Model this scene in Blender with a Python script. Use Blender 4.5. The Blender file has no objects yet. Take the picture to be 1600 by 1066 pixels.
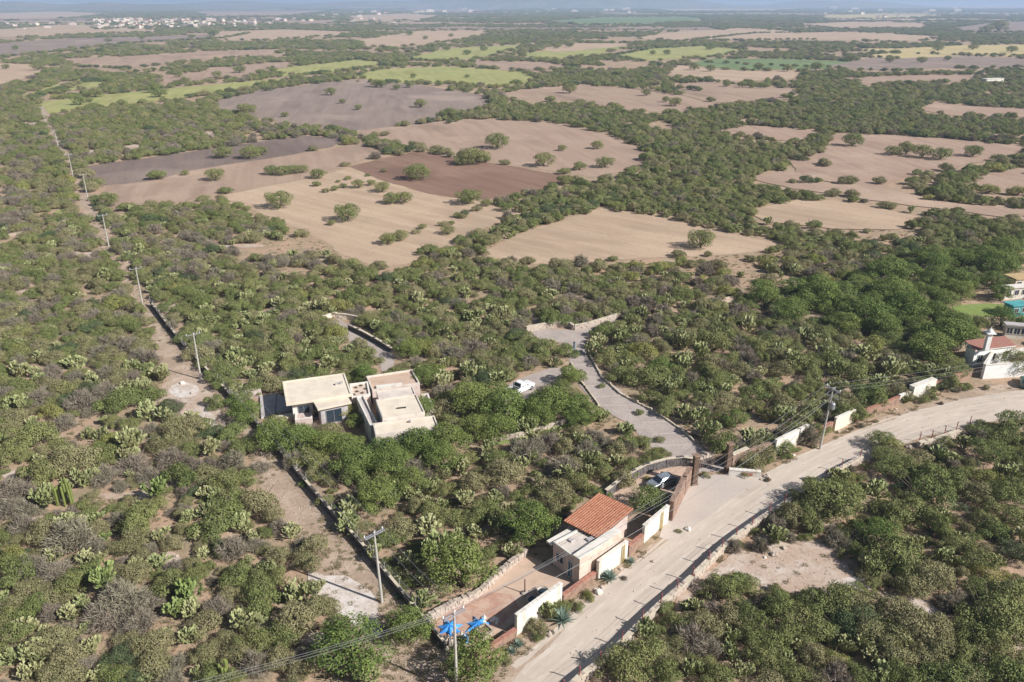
import bpy, bmesh, math, random
import numpy as np
from mathutils import Vector, Matrix
R = math.radians
random.seed(7)
rng = np.random.default_rng(11)

# ------------------------------------------------------------------ camera, light, sky
F = 1244.0; HOR = 4.0; CAMH = 60.0
PIT = math.atan((533 - HOR) / F)
SC = bpy.context.scene
col = SC.collection
cd = bpy.data.cameras.new('camera'); cam = bpy.data.objects.new('camera', cd); col.objects.link(cam)
cd.sensor_width = 36; cd.lens = 36 * F / 1600; cd.clip_start = 0.5; cd.clip_end = 60000
cam.location = (0, 0, CAMH); cam.rotation_euler = (math.pi / 2 - PIT, 0, 0)
SC.camera = cam
EL = R(36); SUNX, SUNY = 0.885, -0.465
w = bpy.data.worlds.new('World'); SC.world = w; w.use_nodes = True
nt = w.node_tree; bg = nt.nodes['Background']
sk = nt.nodes.new('ShaderNodeTexSky'); sk.sky_type = 'NISHITA'; sk.sun_disc = False
sk.sun_elevation = EL; sk.sun_rotation = math.atan2(SUNX, SUNY); sk.air_density = 1.0; sk.dust_density = 1.5
nt.links.new(sk.outputs[0], bg.inputs[0]); bg.inputs[1].default_value = 0.050
ld = bpy.data.lights.new('sun', 'SUN'); ld.energy = 5.0; ld.angle = R(0.5); ld.color = (1.0, 0.975, 0.945)
lo = bpy.data.objects.new('sun', ld); col.objects.link(lo)
lo.rotation_euler = Vector((-SUNX * math.cos(EL), -SUNY * math.cos(EL), -math.sin(EL))).to_track_quat('-Z', 'Y').to_euler()
lo.location = (60, -40, 120)
SC.view_settings.view_transform = 'Standard'; SC.view_settings.look = 'None'
SC.view_settings.exposure = 0.36; SC.view_settings.gamma = 1
SC.cycles.max_bounces = 6; SC.cycles.diffuse_bounces = 2; SC.cycles.transmission_bounces = 3
SC.cycles.transparent_max_bounces = 6; SC.cycles.volume_bounces = 1

def G(x, y, z=0.0):
    """ground (or height z) point seen at photo pixel x, y"""
    u = (x - 800) / F; v = (y - 533) / F
    dy = math.cos(PIT) - v * math.sin(PIT); dz = -math.sin(PIT) - v * math.cos(PIT)
    t = (z - CAMH) / dz
    return Vector((u * t, dy * t, z))
def proj(X, Y, Z=0.0):
    cy = Y * math.cos(PIT) + (CAMH - Z) * math.sin(PIT)
    cz = Y * math.sin(PIT) - (CAMH - Z) * math.cos(PIT)
    return 800 + F * X / cy, 533 - F * cz / cy
def inpoly(px, py, poly):
    ins = np.zeros(np.shape(px), bool); n = len(poly); j = n - 1
    for i in range(n):
        xi, yi = poly[i]; xj, yj = poly[j]
        c = ((yi > py) != (yj > py)) & (px < (xj - xi) * (py - yi) / (yj - yi + 1e-9) + xi)
        ins ^= c; j = i
    return ins

# ------------------------------------------------------------------ materials
MATS = {}
def mat(name, base, rough=0.9, noise=None, spec=0.2, metal=0.0, bump=None, extra=None):
    """base colour with optional noise mix: noise=(scale, colour2, lo, hi[, detail]) list"""
    if name in MATS: return MATS[name]
    m = bpy.data.materials.new(name); m.use_nodes = True; N = m.node_tree.nodes; L = m.node_tree.links
    b = N['Principled BSDF']; b.inputs['Roughness'].default_value = rough
    b.inputs['Specular IOR Level'].default_value = spec; b.inputs['Metallic'].default_value = metal
    b.inputs['Base Color'].default_value = (*base, 1)
    tc = N.new('ShaderNodeTexCoord')
    cur = None
    for k in (noise or []):
        sc_, c2, lo_, hi_ = k[:4]
        st = k[4] if len(k) > 4 else (1, 1, 1); rot = k[5] if len(k) > 5 else 0
        mp = N.new('ShaderNodeMapping'); mp.vector_type = 'TEXTURE'; mp.inputs['Scale'].default_value = tuple(1 / q for q in st); mp.inputs['Rotation'].default_value = (0, 0, rot)
        L.new(tc.outputs['Object'], mp.inputs[0])
        n = N.new('ShaderNodeTexNoise'); n.inputs['Scale'].default_value = sc_; n.inputs['Detail'].default_value = 6
        n.inputs['Roughness'].default_value = 0.62
        L.new(mp.outputs[0], n.inputs['Vector'])
        mr = N.new('ShaderNodeMapRange'); mr.inputs[1].default_value = lo_; mr.inputs[2].default_value = hi_
        L.new(n.outputs[0], mr.inputs[0])
        mx = N.new('ShaderNodeMix'); mx.data_type = 'RGBA'
        L.new(mr.outputs[0], mx.inputs[0])
        if cur is None: mx.inputs[6].default_value = (*base, 1)
        else: L.new(cur, mx.inputs[6])
        mx.inputs[7].default_value = (*c2, 1); cur = mx.outputs[2]
    if extra: cur = extra(m, N, L, tc, cur)
    if cur is not None: L.new(cur, b.inputs['Base Color'])
    if bump:
        n = N.new('ShaderNodeTexNoise'); n.inputs['Scale'].default_value = bump[0]; n.inputs['Detail'].default_value = 5
        L.new(tc.outputs['Object'], n.inputs['Vector'])
        bp = N.new('ShaderNodeBump'); bp.inputs['Strength'].default_value = bump[1]; bp.inputs['Distance'].default_value = bump[2]
        L.new(n.outputs[0], bp.inputs['Height']); L.new(bp.outputs[0], b.inputs['Normal'])
    MATS[name] = m
    return m

def leafmat(name, c1, c2, c3, trans=0.14, rough=0.75):
    """leaf: colour varies leaf to leaf (position noise) and plant to plant (object random)"""
    m = bpy.data.materials.new(name); m.use_nodes = True; N = m.node_tree.nodes; L = m.node_tree.links
    b = N['Principled BSDF']; b.inputs['Roughness'].default_value = rough; b.inputs['Specular IOR Level'].default_value = 0.25
    tc = N.new('ShaderNodeTexCoord'); oi = N.new('ShaderNodeObjectInfo')
    n = N.new('ShaderNodeTexNoise'); n.inputs['Scale'].default_value = 2.6; n.inputs['Detail'].default_value = 5; n.inputs['Roughness'].default_value = 0.7
    L.new(tc.outputs['Object'], n.inputs['Vector'])
    mr = N.new('ShaderNodeMapRange'); mr.inputs[1].default_value = 0.35; mr.inputs[2].default_value = 0.65; L.new(n.outputs[0], mr.inputs[0])
    mx = N.new('ShaderNodeMix'); mx.data_type = 'RGBA'; mx.inputs[6].default_value = (*c1, 1); mx.inputs[7].default_value = (*c2, 1)
    L.new(mr.outputs[0], mx.inputs[0])
    mx2 = N.new('ShaderNodeMix'); mx2.data_type = 'RGBA'; mx2.inputs[7].default_value = (*c3, 1)
    mr2 = N.new('ShaderNodeMapRange'); mr2.inputs[1].default_value = 0.0; mr2.inputs[2].default_value = 1.0
    mr2.inputs[3].default_value = 0.0; mr2.inputs[4].default_value = 0.75
    L.new(oi.outputs['Random'], mr2.inputs[0]); L.new(mr2.outputs[0], mx2.inputs[0]); L.new(mx.outputs[2], mx2.inputs[6])
    L.new(mx2.outputs[2], b.inputs['Base Color'])
    if trans > 0:
        tr = N.new('ShaderNodeBsdfTranslucent'); L.new(mx2.outputs[2], tr.inputs[0])
        ms = N.new('ShaderNodeMixShader'); ms.inputs[0].default_value = trans
        L.new(b.outputs[0], ms.inputs[1]); L.new(tr.outputs[0], ms.inputs[2])
        L.new(ms.outputs[0], N['Material Output'].inputs[0])
    MATS[name] = m
    return m

LEAF = {
 'g': leafmat('green_leaves', (0.235, 0.275, 0.085), (0.125, 0.160, 0.055), (0.28, 0.275, 0.11)),
 'o': leafmat('olive_leaves', (0.30, 0.285, 0.13), (0.19, 0.19, 0.09), (0.34, 0.30, 0.16)),
 'b': leafmat('bare_twigs', (0.30, 0.245, 0.19), (0.21, 0.17, 0.135), (0.27, 0.25, 0.17), 0.0),
 'd': leafmat('dark_leaves', (0.12, 0.165, 0.07), (0.085, 0.12, 0.055), (0.15, 0.165, 0.08)),
 'y': leafmat('yellow_green_leaves', (0.31, 0.325, 0.09), (0.23, 0.26, 0.08), (0.34, 0.31, 0.11)),
 'T': leafmat('rich_green_leaves', (0.195, 0.265, 0.062), (0.095, 0.145, 0.04), (0.245, 0.275, 0.08)),
 's': leafmat('silver_leaves', (0.30, 0.34, 0.25), (0.22, 0.26, 0.19), (0.32, 0.34, 0.24)),
 'c': leafmat('cactus_pads', (0.34, 0.36, 0.155), (0.19, 0.23, 0.095), (0.40, 0.38, 0.20), 0.0, 0.55),
 'C': leafmat('bright_cactus_pads', (0.25, 0.315, 0.10), (0.17, 0.23, 0.075), (0.30, 0.34, 0.13), 0.0, 0.55),
 'a': leafmat('agave_leaves', (0.20, 0.27, 0.22), (0.15, 0.21, 0.17), (0.25, 0.30, 0.22), 0.0, 0.5),
 'n': leafmat('blue_paint', (0.02, 0.24, 0.75), (0.03, 0.32, 0.80), (0.02, 0.24, 0.75), 0.0, 0.5),
}
BARK = mat('bark', (0.16, 0.12, 0.09), 0.9, [(6, (0.09, 0.07, 0.055), 0.4, 0.65)])
SOIL = mat('scrub_soil', (0.47, 0.315, 0.215), 0.95,
           [(0.02, (0.40, 0.285, 0.20), 0.40, 0.62), (0.22, (0.30, 0.24, 0.155), 0.44, 0.66), (1.3, (0.25, 0.195, 0.125), 0.50, 0.70),
            (0.09, (0.56, 0.45, 0.35), 0.58, 0.72), (5, (0.58, 0.45, 0.34), 0.58, 0.74), (7, (0.18, 0.145, 0.10), 0.62, 0.72)], bump=(3, 0.5, 0.15))
ROADM = mat('pale_dirt', (0.56, 0.475, 0.395), 0.95,
            [(0.12, (0.47, 0.395, 0.33), 0.42, 0.62), (0.45, (0.63, 0.54, 0.45), 0.50, 0.68, (1, 0.22, 1), R(-50)), (2.5, (0.50, 0.40, 0.30), 0.56, 0.76), (12, (0.44, 0.36, 0.28), 0.62, 0.75)], bump=(4, 0.3, 0.06))
ROADG = mat('grey_dirt', (0.54, 0.465, 0.40), 0.95, [(0.12, (0.48, 0.41, 0.36), 0.42, 0.66), (2.5, (0.42, 0.36, 0.30), 0.55, 0.75)], bump=(4, 0.3, 0.06))
TRACK = mat('track_soil', (0.38, 0.285, 0.21), 0.95, [(0.3, (0.50, 0.385, 0.295), 0.45, 0.62), (1.5, (0.27, 0.20, 0.14), 0.52, 0.70), (6, (0.24, 0.18, 0.12), 0.6, 0.7)], bump=(3, 0.5, 0.12))
CLEARM = mat('bare_clearing', (0.47, 0.35, 0.27), 0.95, [(0.2, (0.58, 0.49, 0.42), 0.45, 0.64), (1.2, (0.33, 0.25, 0.18), 0.52, 0.68), (6, (0.60, 0.52, 0.45), 0.62, 0.72)], bump=(3, 0.5, 0.1))
CHALK = mat('chalky_ground', (0.66, 0.60, 0.55), 0.95, [(0.5, (0.50, 0.41, 0.34), 0.42, 0.62), (4, (0.42, 0.34, 0.27), 0.56, 0.72)])
def cobble(m, N, L, tc, cur):
    v = N.new('ShaderNodeTexVoronoi'); v.inputs['Scale'].default_value = 4.5; v.feature = 'DISTANCE_TO_EDGE'; L.new(tc.outputs['Object'], v.inputs['Vector'])
    mr = N.new('ShaderNodeMapRange'); mr.inputs[1].default_value = 0.02; mr.inputs[2].default_value = 0.09; L.new(v.outputs['Distance'], mr.inputs[0])
    mx = N.new('ShaderNodeMix'); mx.data_type = 'RGBA'; L.new(mr.outputs[0], mx.inputs[0]); mx.inputs[6].default_value = (0.30, 0.25, 0.21, 1)
    L.new(cur, mx.inputs[7]); return mx.outputs[2]
COBBLE = mat('cobblestone', (0.47, 0.40, 0.36), 0.9, [(0.3, (0.38, 0.32, 0.29), 0.42, 0.6), (5, (0.56, 0.48, 0.43), 0.5, 0.7)], extra=cobble)
KERB = mat('pale_kerb_stone', (0.62, 0.54, 0.42), 0.9, [(2, (0.48, 0.41, 0.31), 0.45, 0.65)])
CREAM = mat('cream_plaster', (0.74, 0.65, 0.52), 0.85, [(0.25, (0.60, 0.52, 0.42), 0.46, 0.66), (0.5, (0.66, 0.57, 0.45), 0.48, 0.70), (6, (0.60, 0.52, 0.42), 0.6, 0.8)])
CREAM2 = mat('weathered_cream_roof', (0.68, 0.60, 0.52), 0.85, [(0.8, (0.54, 0.47, 0.42), 0.46, 0.66), (5, (0.44, 0.38, 0.34), 0.6, 0.74)])
WHITE = mat('white_plaster', (0.74, 0.70, 0.63), 0.85, [(1.1, (0.58, 0.51, 0.42), 0.50, 0.66, (1, 1, 0.25)), (0.9, (0.66, 0.61, 0.54), 0.48, 0.7), (5, (0.56, 0.50, 0.42), 0.62, 0.78)])
PINKP = mat('pink_plaster', (0.62, 0.51, 0.46), 0.85, [(1.2, (0.50, 0.37, 0.33), 0.45, 0.65)])
SALMON = mat('salmon_plaster', (0.64, 0.52, 0.43), 0.85, [(1.2, (0.52, 0.38, 0.30), 0.45, 0.65)])
BRIGHTW = mat('bright_white_plaster', (0.84, 0.83, 0.80), 0.8, [(0.8, (0.74, 0.72, 0.67), 0.5, 0.7)])
BROWNS = mat('brown_stone', (0.34, 0.22, 0.16), 0.9, [(1.8, (0.22, 0.145, 0.11), 0.42, 0.58), (7, (0.46, 0.33, 0.26), 0.55, 0.68)], bump=(5, 0.6, 0.08))
GREYW = mat('dark_grey_stone', (0.16, 0.145, 0.135), 0.9, [(1.8, (0.10, 0.09, 0.09), 0.42, 0.58), (7, (0.24, 0.21, 0.19), 0.6, 0.7)], bump=(5, 0.6, 0.08))  # dark stone; on the boundary wall the darkness stands in for shade
STONE = mat('pale_rubble', (0.50, 0.42, 0.35), 0.9, [(2.0, (0.36, 0.29, 0.24), 0.42, 0.6), (8, (0.62, 0.55, 0.48), 0.56, 0.7)])
REDBR = mat('red_brick_cap', (0.42, 0.20, 0.145), 0.9, [(2.5, (0.30, 0.15, 0.11), 0.45, 0.6), (9, (0.52, 0.32, 0.24), 0.56, 0.7)])
TILE = mat('terracotta_tile', (0.45, 0.20, 0.12), 0.8, [(2.2, (0.34, 0.13, 0.075), 0.40, 0.58), (9, (0.62, 0.34, 0.22), 0.52, 0.66), (0.7, (0.44, 0.22, 0.14), 0.55, 0.7)])
TILE2 = mat('faded_red_tile', (0.31, 0.17, 0.13), 0.8, [(1.5, (0.33, 0.14, 0.11), 0.42, 0.6)])
PATIO = mat('tan_patio', (0.56, 0.41, 0.31), 0.9, [(0.5, (0.50, 0.36, 0.27), 0.45, 0.62), (4, (0.44, 0.32, 0.24), 0.6, 0.75)])
BRICKP = mat('brick_red_patio', (0.45, 0.27, 0.20), 0.9, [(0.8, (0.54, 0.38, 0.29), 0.44, 0.60), (5, (0.32, 0.16, 0.12), 0.55, 0.7)])
GREYP = mat('grey_paving', (0.50, 0.46, 0.44), 0.85, [(1, (0.40, 0.37, 0.36), 0.45, 0.62)])
LAWN = mat('lawn_grass', (0.20, 0.27, 0.07), 0.95, [(0.6, (0.25, 0.29, 0.10), 0.42, 0.62), (6, (0.10, 0.18, 0.04), 0.55, 0.7)])
CONC = mat('concrete_pole', (0.50, 0.47, 0.42), 0.8, [(3, (0.40, 0.37, 0.33), 0.45, 0.65)])
STEEL = mat('galvanised_steel', (0.42, 0.42, 0.45), 0.5, metal=0.5)
WIREM = mat('aluminium_wire', (0.45, 0.45, 0.46), 0.5, metal=0.4)
REDST = mat('red_steel_post', (0.36, 0.10, 0.09), 0.6, [(3, (0.24, 0.09, 0.08), 0.45, 0.6)])
DKWOOD = mat('dark_timber', (0.13, 0.085, 0.06), 0.8, [(3, (0.20, 0.14, 0.10), 0.45, 0.65)])
YELP = mat('yellow_bamboo', (0.55, 0.42, 0.15), 0.7)
GLASS = mat('dark_glass', (0.03, 0.045, 0.06), 0.12, spec=0.6)
CARW = mat('white_car_paint', (0.80, 0.80, 0.80), 0.25, spec=0.6)
CARS = mat('silver_car_paint', (0.46, 0.49, 0.52), 0.28, spec=0.6, metal=0.55)
CARG = mat('green_car_paint', (0.05, 0.16, 0.13), 0.3, spec=0.6)
RUBBER = mat('tyre_rubber', (0.025, 0.025, 0.027), 0.85)
CHROME = mat('wheel_metal', (0.5, 0.5, 0.52), 0.35, metal=0.8)
LAMPR = mat('red_lamp_lens', (0.45, 0.03, 0.03), 0.3)
LAMPW = mat('clear_lamp_lens', (0.75, 0.75, 0.72), 0.2)
BLACKP = mat('black_plastic', (0.03, 0.03, 0.033), 0.6)
BLUED = mat('blue_door_paint', (0.06, 0.14, 0.22), 0.6)
TURQ = mat('turquoise_panel', (0.10, 0.38, 0.38), 0.7, [(1, (0.07, 0.28, 0.30), 0.42, 0.6), (4, (0.20, 0.42, 0.42), 0.55, 0.7)])
SHADEPOOL = mat('blue_plaster', (0.30, 0.38, 0.50), 0.8, [(1, (0.24, 0.31, 0.42), 0.45, 0.6)])  # blue stands in for shade on a white villa wall; also the pool
TARP = mat('blue_tarpaulin', (0.03, 0.22, 0.62), 0.6, [(1.6, (0.05, 0.32, 0.72), 0.42, 0.56), (2.4, (0.38, 0.50, 0.68), 0.53, 0.68), (7, (0.02, 0.14, 0.40), 0.58, 0.7)])
OCHRE = mat('ochre_roof', (0.52, 0.38, 0.20), 0.85, [(1, (0.42, 0.30, 0.17), 0.45, 0.6)])

# ------------------------------------------------------------------ object helpers
def tag(o, label=None, cat=None, group=None, kind=None):
    if label: o['label'] = label
    if cat: o['category'] = cat
    if group: o['group'] = group
    if kind: o['kind'] = kind
    return o
def link(name, me, parent=None, m=None):
    o = bpy.data.objects.new(name, me); col.objects.link(o)
    if m is not None:
        for k in (m if isinstance(m, (list, tuple)) else [m]): me.materials.append(k)
    if parent is not None: o.parent = parent
    return o
def empty(name, loc, label=None, cat=None, group=None, rz=0.0):
    o = bpy.data.objects.new(name, None); col.objects.link(o); o.location = loc; o.rotation_euler = (0, 0, rz); o.empty_display_size = 0.5
    return tag(o, label, cat, group)
class MB:
    def __init__(s): s.v = []; s.f = []; s.mi = []
    def add(s, vs, fs, mi=0):
        k = len(s.v); s.v += [tuple(p) for p in vs]; s.f += [tuple(i + k for i in f) for f in fs]; s.mi += [mi] * len(fs); return s
    def box(s, c, d, rz=0.0, mi=0, taper=1.0):
        x, y, z = d[0] / 2, d[1] / 2, d[2] / 2; vs = []
        for sz in (-1, 1):
            t = taper if sz > 0 else 1
            for sx, sy in ((-1, -1), (1, -1), (1, 1), (-1, 1)):
                px, py = sx * x * t, sy * y * t
                vs.append((c[0] + px * math.cos(rz) - py * math.sin(rz), c[1] + px * math.sin(rz) + py * math.cos(rz), c[2] + sz * z))
        return s.add(vs, [(0, 3, 2, 1), (4, 5, 6, 7), (0, 1, 5, 4), (1, 2, 6, 5), (2, 3, 7, 6), (3, 0, 4, 7)], mi)
    def prism(s, pts, z0, z1, mi=0):
        n = len(pts)
        a = sum(pts[i][0] * pts[(i + 1) % n][1] - pts[(i + 1) % n][0] * pts[i][1] for i in range(n))
        if a < 0: pts = pts[::-1]
        vs = [(p[0], p[1], z0) for p in pts] + [(p[0], p[1], z1) for p in pts]
        fs = [tuple(range(n - 1, -1, -1)), tuple(range(n, 2 * n))] + [(i, (i + 1) % n, n + (i + 1) % n, n + i) for i in range(n)]
        return s.add(vs, fs, mi)
    def tube(s, a, b, r0, r1=None, n=8, mi=0):
        r1 = r0 if r1 is None else r1; a = Vector(a); b = Vector(b); d = (b - a).normalized()
        u = d.orthogonal().normalized(); v = d.cross(u); vs = []
        for p, r in ((a, r0), (b, r1)):
            for k in range(n):
                t = 2 * math.pi * k / n; vs.append(p + u * (r * math.cos(t)) + v * (r * math.sin(t)))
        fs = [(i, (i + 1) % n, n + (i + 1) % n, n + i) for i in range(n)] + [tuple(range(n - 1, -1, -1)), tuple(range(n, 2 * n))]
        return s.add(vs, fs, mi)
    def lathe(s, prof, n=16, c=(0, 0, 0), mi=0):
        vs = []
        for r, z in prof:
            for k in range(n):
                t = 2 * math.pi * k / n; vs.append((c[0] + r * math.cos(t), c[1] + r * math.sin(t), c[2] + z))
        fs = []
        for j in range(len(prof) - 1):
            for k in range(n): fs.append((j * n + k, j * n + (k + 1) % n, (j + 1) * n + (k + 1) % n, (j + 1) * n + k))
        fs.append(tuple(range(n - 1, -1, -1))); fs.append(tuple((len(prof) - 1) * n + k for k in range(n)))
        return s.add(vs, fs, mi)
    def mesh(s, name, smooth=False):
        me = bpy.data.meshes.new(name); me.from_pydata(s.v, [], s.f)
        me.polygons.foreach_set('material_index', s.mi)
        if smooth: me.polygons.foreach_set('use_smooth', [True] * len(s.f))
        me.update(); return me
    def build(s, name, m, parent=None, smooth=False, bevel=0):
        o = link(name, s.mesh(name, smooth), parent, m)
        if bevel:
            b = o.modifiers.new('bevel', 'BEVEL'); b.width = bevel; b.segments = 2; b.limit_method = 'ANGLE'
        return o

# ------------------------------------------------------------------ flat ground sheets
def noise1(t, s): return math.sin(t * 1.7 + s) * 0.5 + math.sin(t * 3.9 + s * 2.3) * 0.3 + math.sin(t * 9.1 + s * 5.1) * 0.2
def sheet(name, pts, z, m, wob=0.0, step=3.0, seed=0.0, kind='structure', label=None):
    P = [G(*p).to_2d() for p in pts]; out = []
    n = len(P)
    for i in range(n):
        a, b = P[i], P[(i + 1) % n]; d = b - a; L_ = d.length
        if L_ < 1e-6: continue
        k = max(1, min(60, int(L_ / step))) if wob else 1
        nn = Vector((-d.y, d.x)) / L_
        for j in range(k):
            t = j / k; e = min(1, 4 * min(t, 1 - t) + 0.3) if k > 1 else 0
            out.append(a + d * t + nn * (wob * e * noise1((i * 13 + t * L_ / step * 0.8), seed)))
    bm = bmesh.new(); vs = [bm.verts.new((p.x, p.y, z)) for p in out]
    f = bm.faces.new(vs); bm.normal_update()
    if f.normal.z < 0: f.normal_flip()
    bmesh.ops.triangulate(bm, faces=bm.faces[:])
    me = bpy.data.meshes.new(name); bm.to_mesh(me); bm.free()
    o = link(name, me, None, m); tag(o, label, None, None, kind)
    return o

# ground: one sheet to the horizon
g = bpy.data.meshes.new('ground'); Rg = 19000
g.from_pydata([(-Rg, -600, 0), (Rg, -600, 0), (Rg, Rg, 0), (-Rg, Rg, 0)], [], [(0, 1, 2, 3)])
tag(link('ground', g, None, SOIL), kind='structure')

def fieldmat(name, c, c2, c3, rot, stripe=0.25):
    c, c2, c3 = (tuple(v * k for v in q) for q, k in ((c, 0.84), (c2, 0.80), (c3, 0.84)))
    return mat(name, c, 0.95, [(0.03, c2, 0.38, 0.66), (stripe, c3, 0.42, 0.72, (1, 0.06, 1), rot), (0.05, tuple(v * 0.72 for v in c), 0.52, 0.7, (1, 0.25, 1), rot + 0.1), (0.012, tuple(v * 1.18 for v in c2), 0.55, 0.68), (0.9, tuple(v * 0.7 for v in c), 0.56, 0.72), (1.1, (0.20, 0.17, 0.10), 0.64, 0.72)])
KB = mat('dull_band_stone', (0.52, 0.45, 0.39), 0.9, [(2, (0.44, 0.38, 0.33), 0.42, 0.62)])
FM = {
 'grey': fieldmat('grey_ploughed_soil', (0.25, 0.185, 0.155), (0.31, 0.235, 0.195), (0.20, 0.15, 0.13), R(20)),
 'mauve': fieldmat('mauve_tilled_soil', (0.34, 0.26, 0.215), (0.41, 0.315, 0.255), (0.28, 0.21, 0.18), R(8)),
 'red': fieldmat('red_brown_ploughed_soil', (0.30, 0.18, 0.13), (0.36, 0.23, 0.165), (0.24, 0.14, 0.10), R(35)),
 'pink': fieldmat('pinkish_fallow_soil', (0.46, 0.325, 0.24), (0.53, 0.385, 0.285), (0.39, 0.27, 0.20), R(15)),
 'tan': fieldmat('tan_stubble', (0.58, 0.425, 0.295), (0.49, 0.35, 0.245), (0.65, 0.485, 0.345), R(50)),
 'rust': fieldmat('rusty_fallow_soil', (0.47, 0.32, 0.235), (0.54, 0.40, 0.30), (0.40, 0.27, 0.20), R(5)),
 'lime': fieldmat('yellow_green_crop', (0.43, 0.42, 0.15), (0.33, 0.35, 0.13), (0.50, 0.46, 0.21), R(12)),
 'green': fieldmat('green_crop', (0.21, 0.28, 0.12), (0.25, 0.31, 0.14), (0.17, 0.23, 0.10), R(0)),
 'gold': fieldmat('golden_stubble', (0.62, 0.48, 0.22), (0.52, 0.44, 0.22), (0.66, 0.54, 0.30), R(0)),
}
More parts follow.
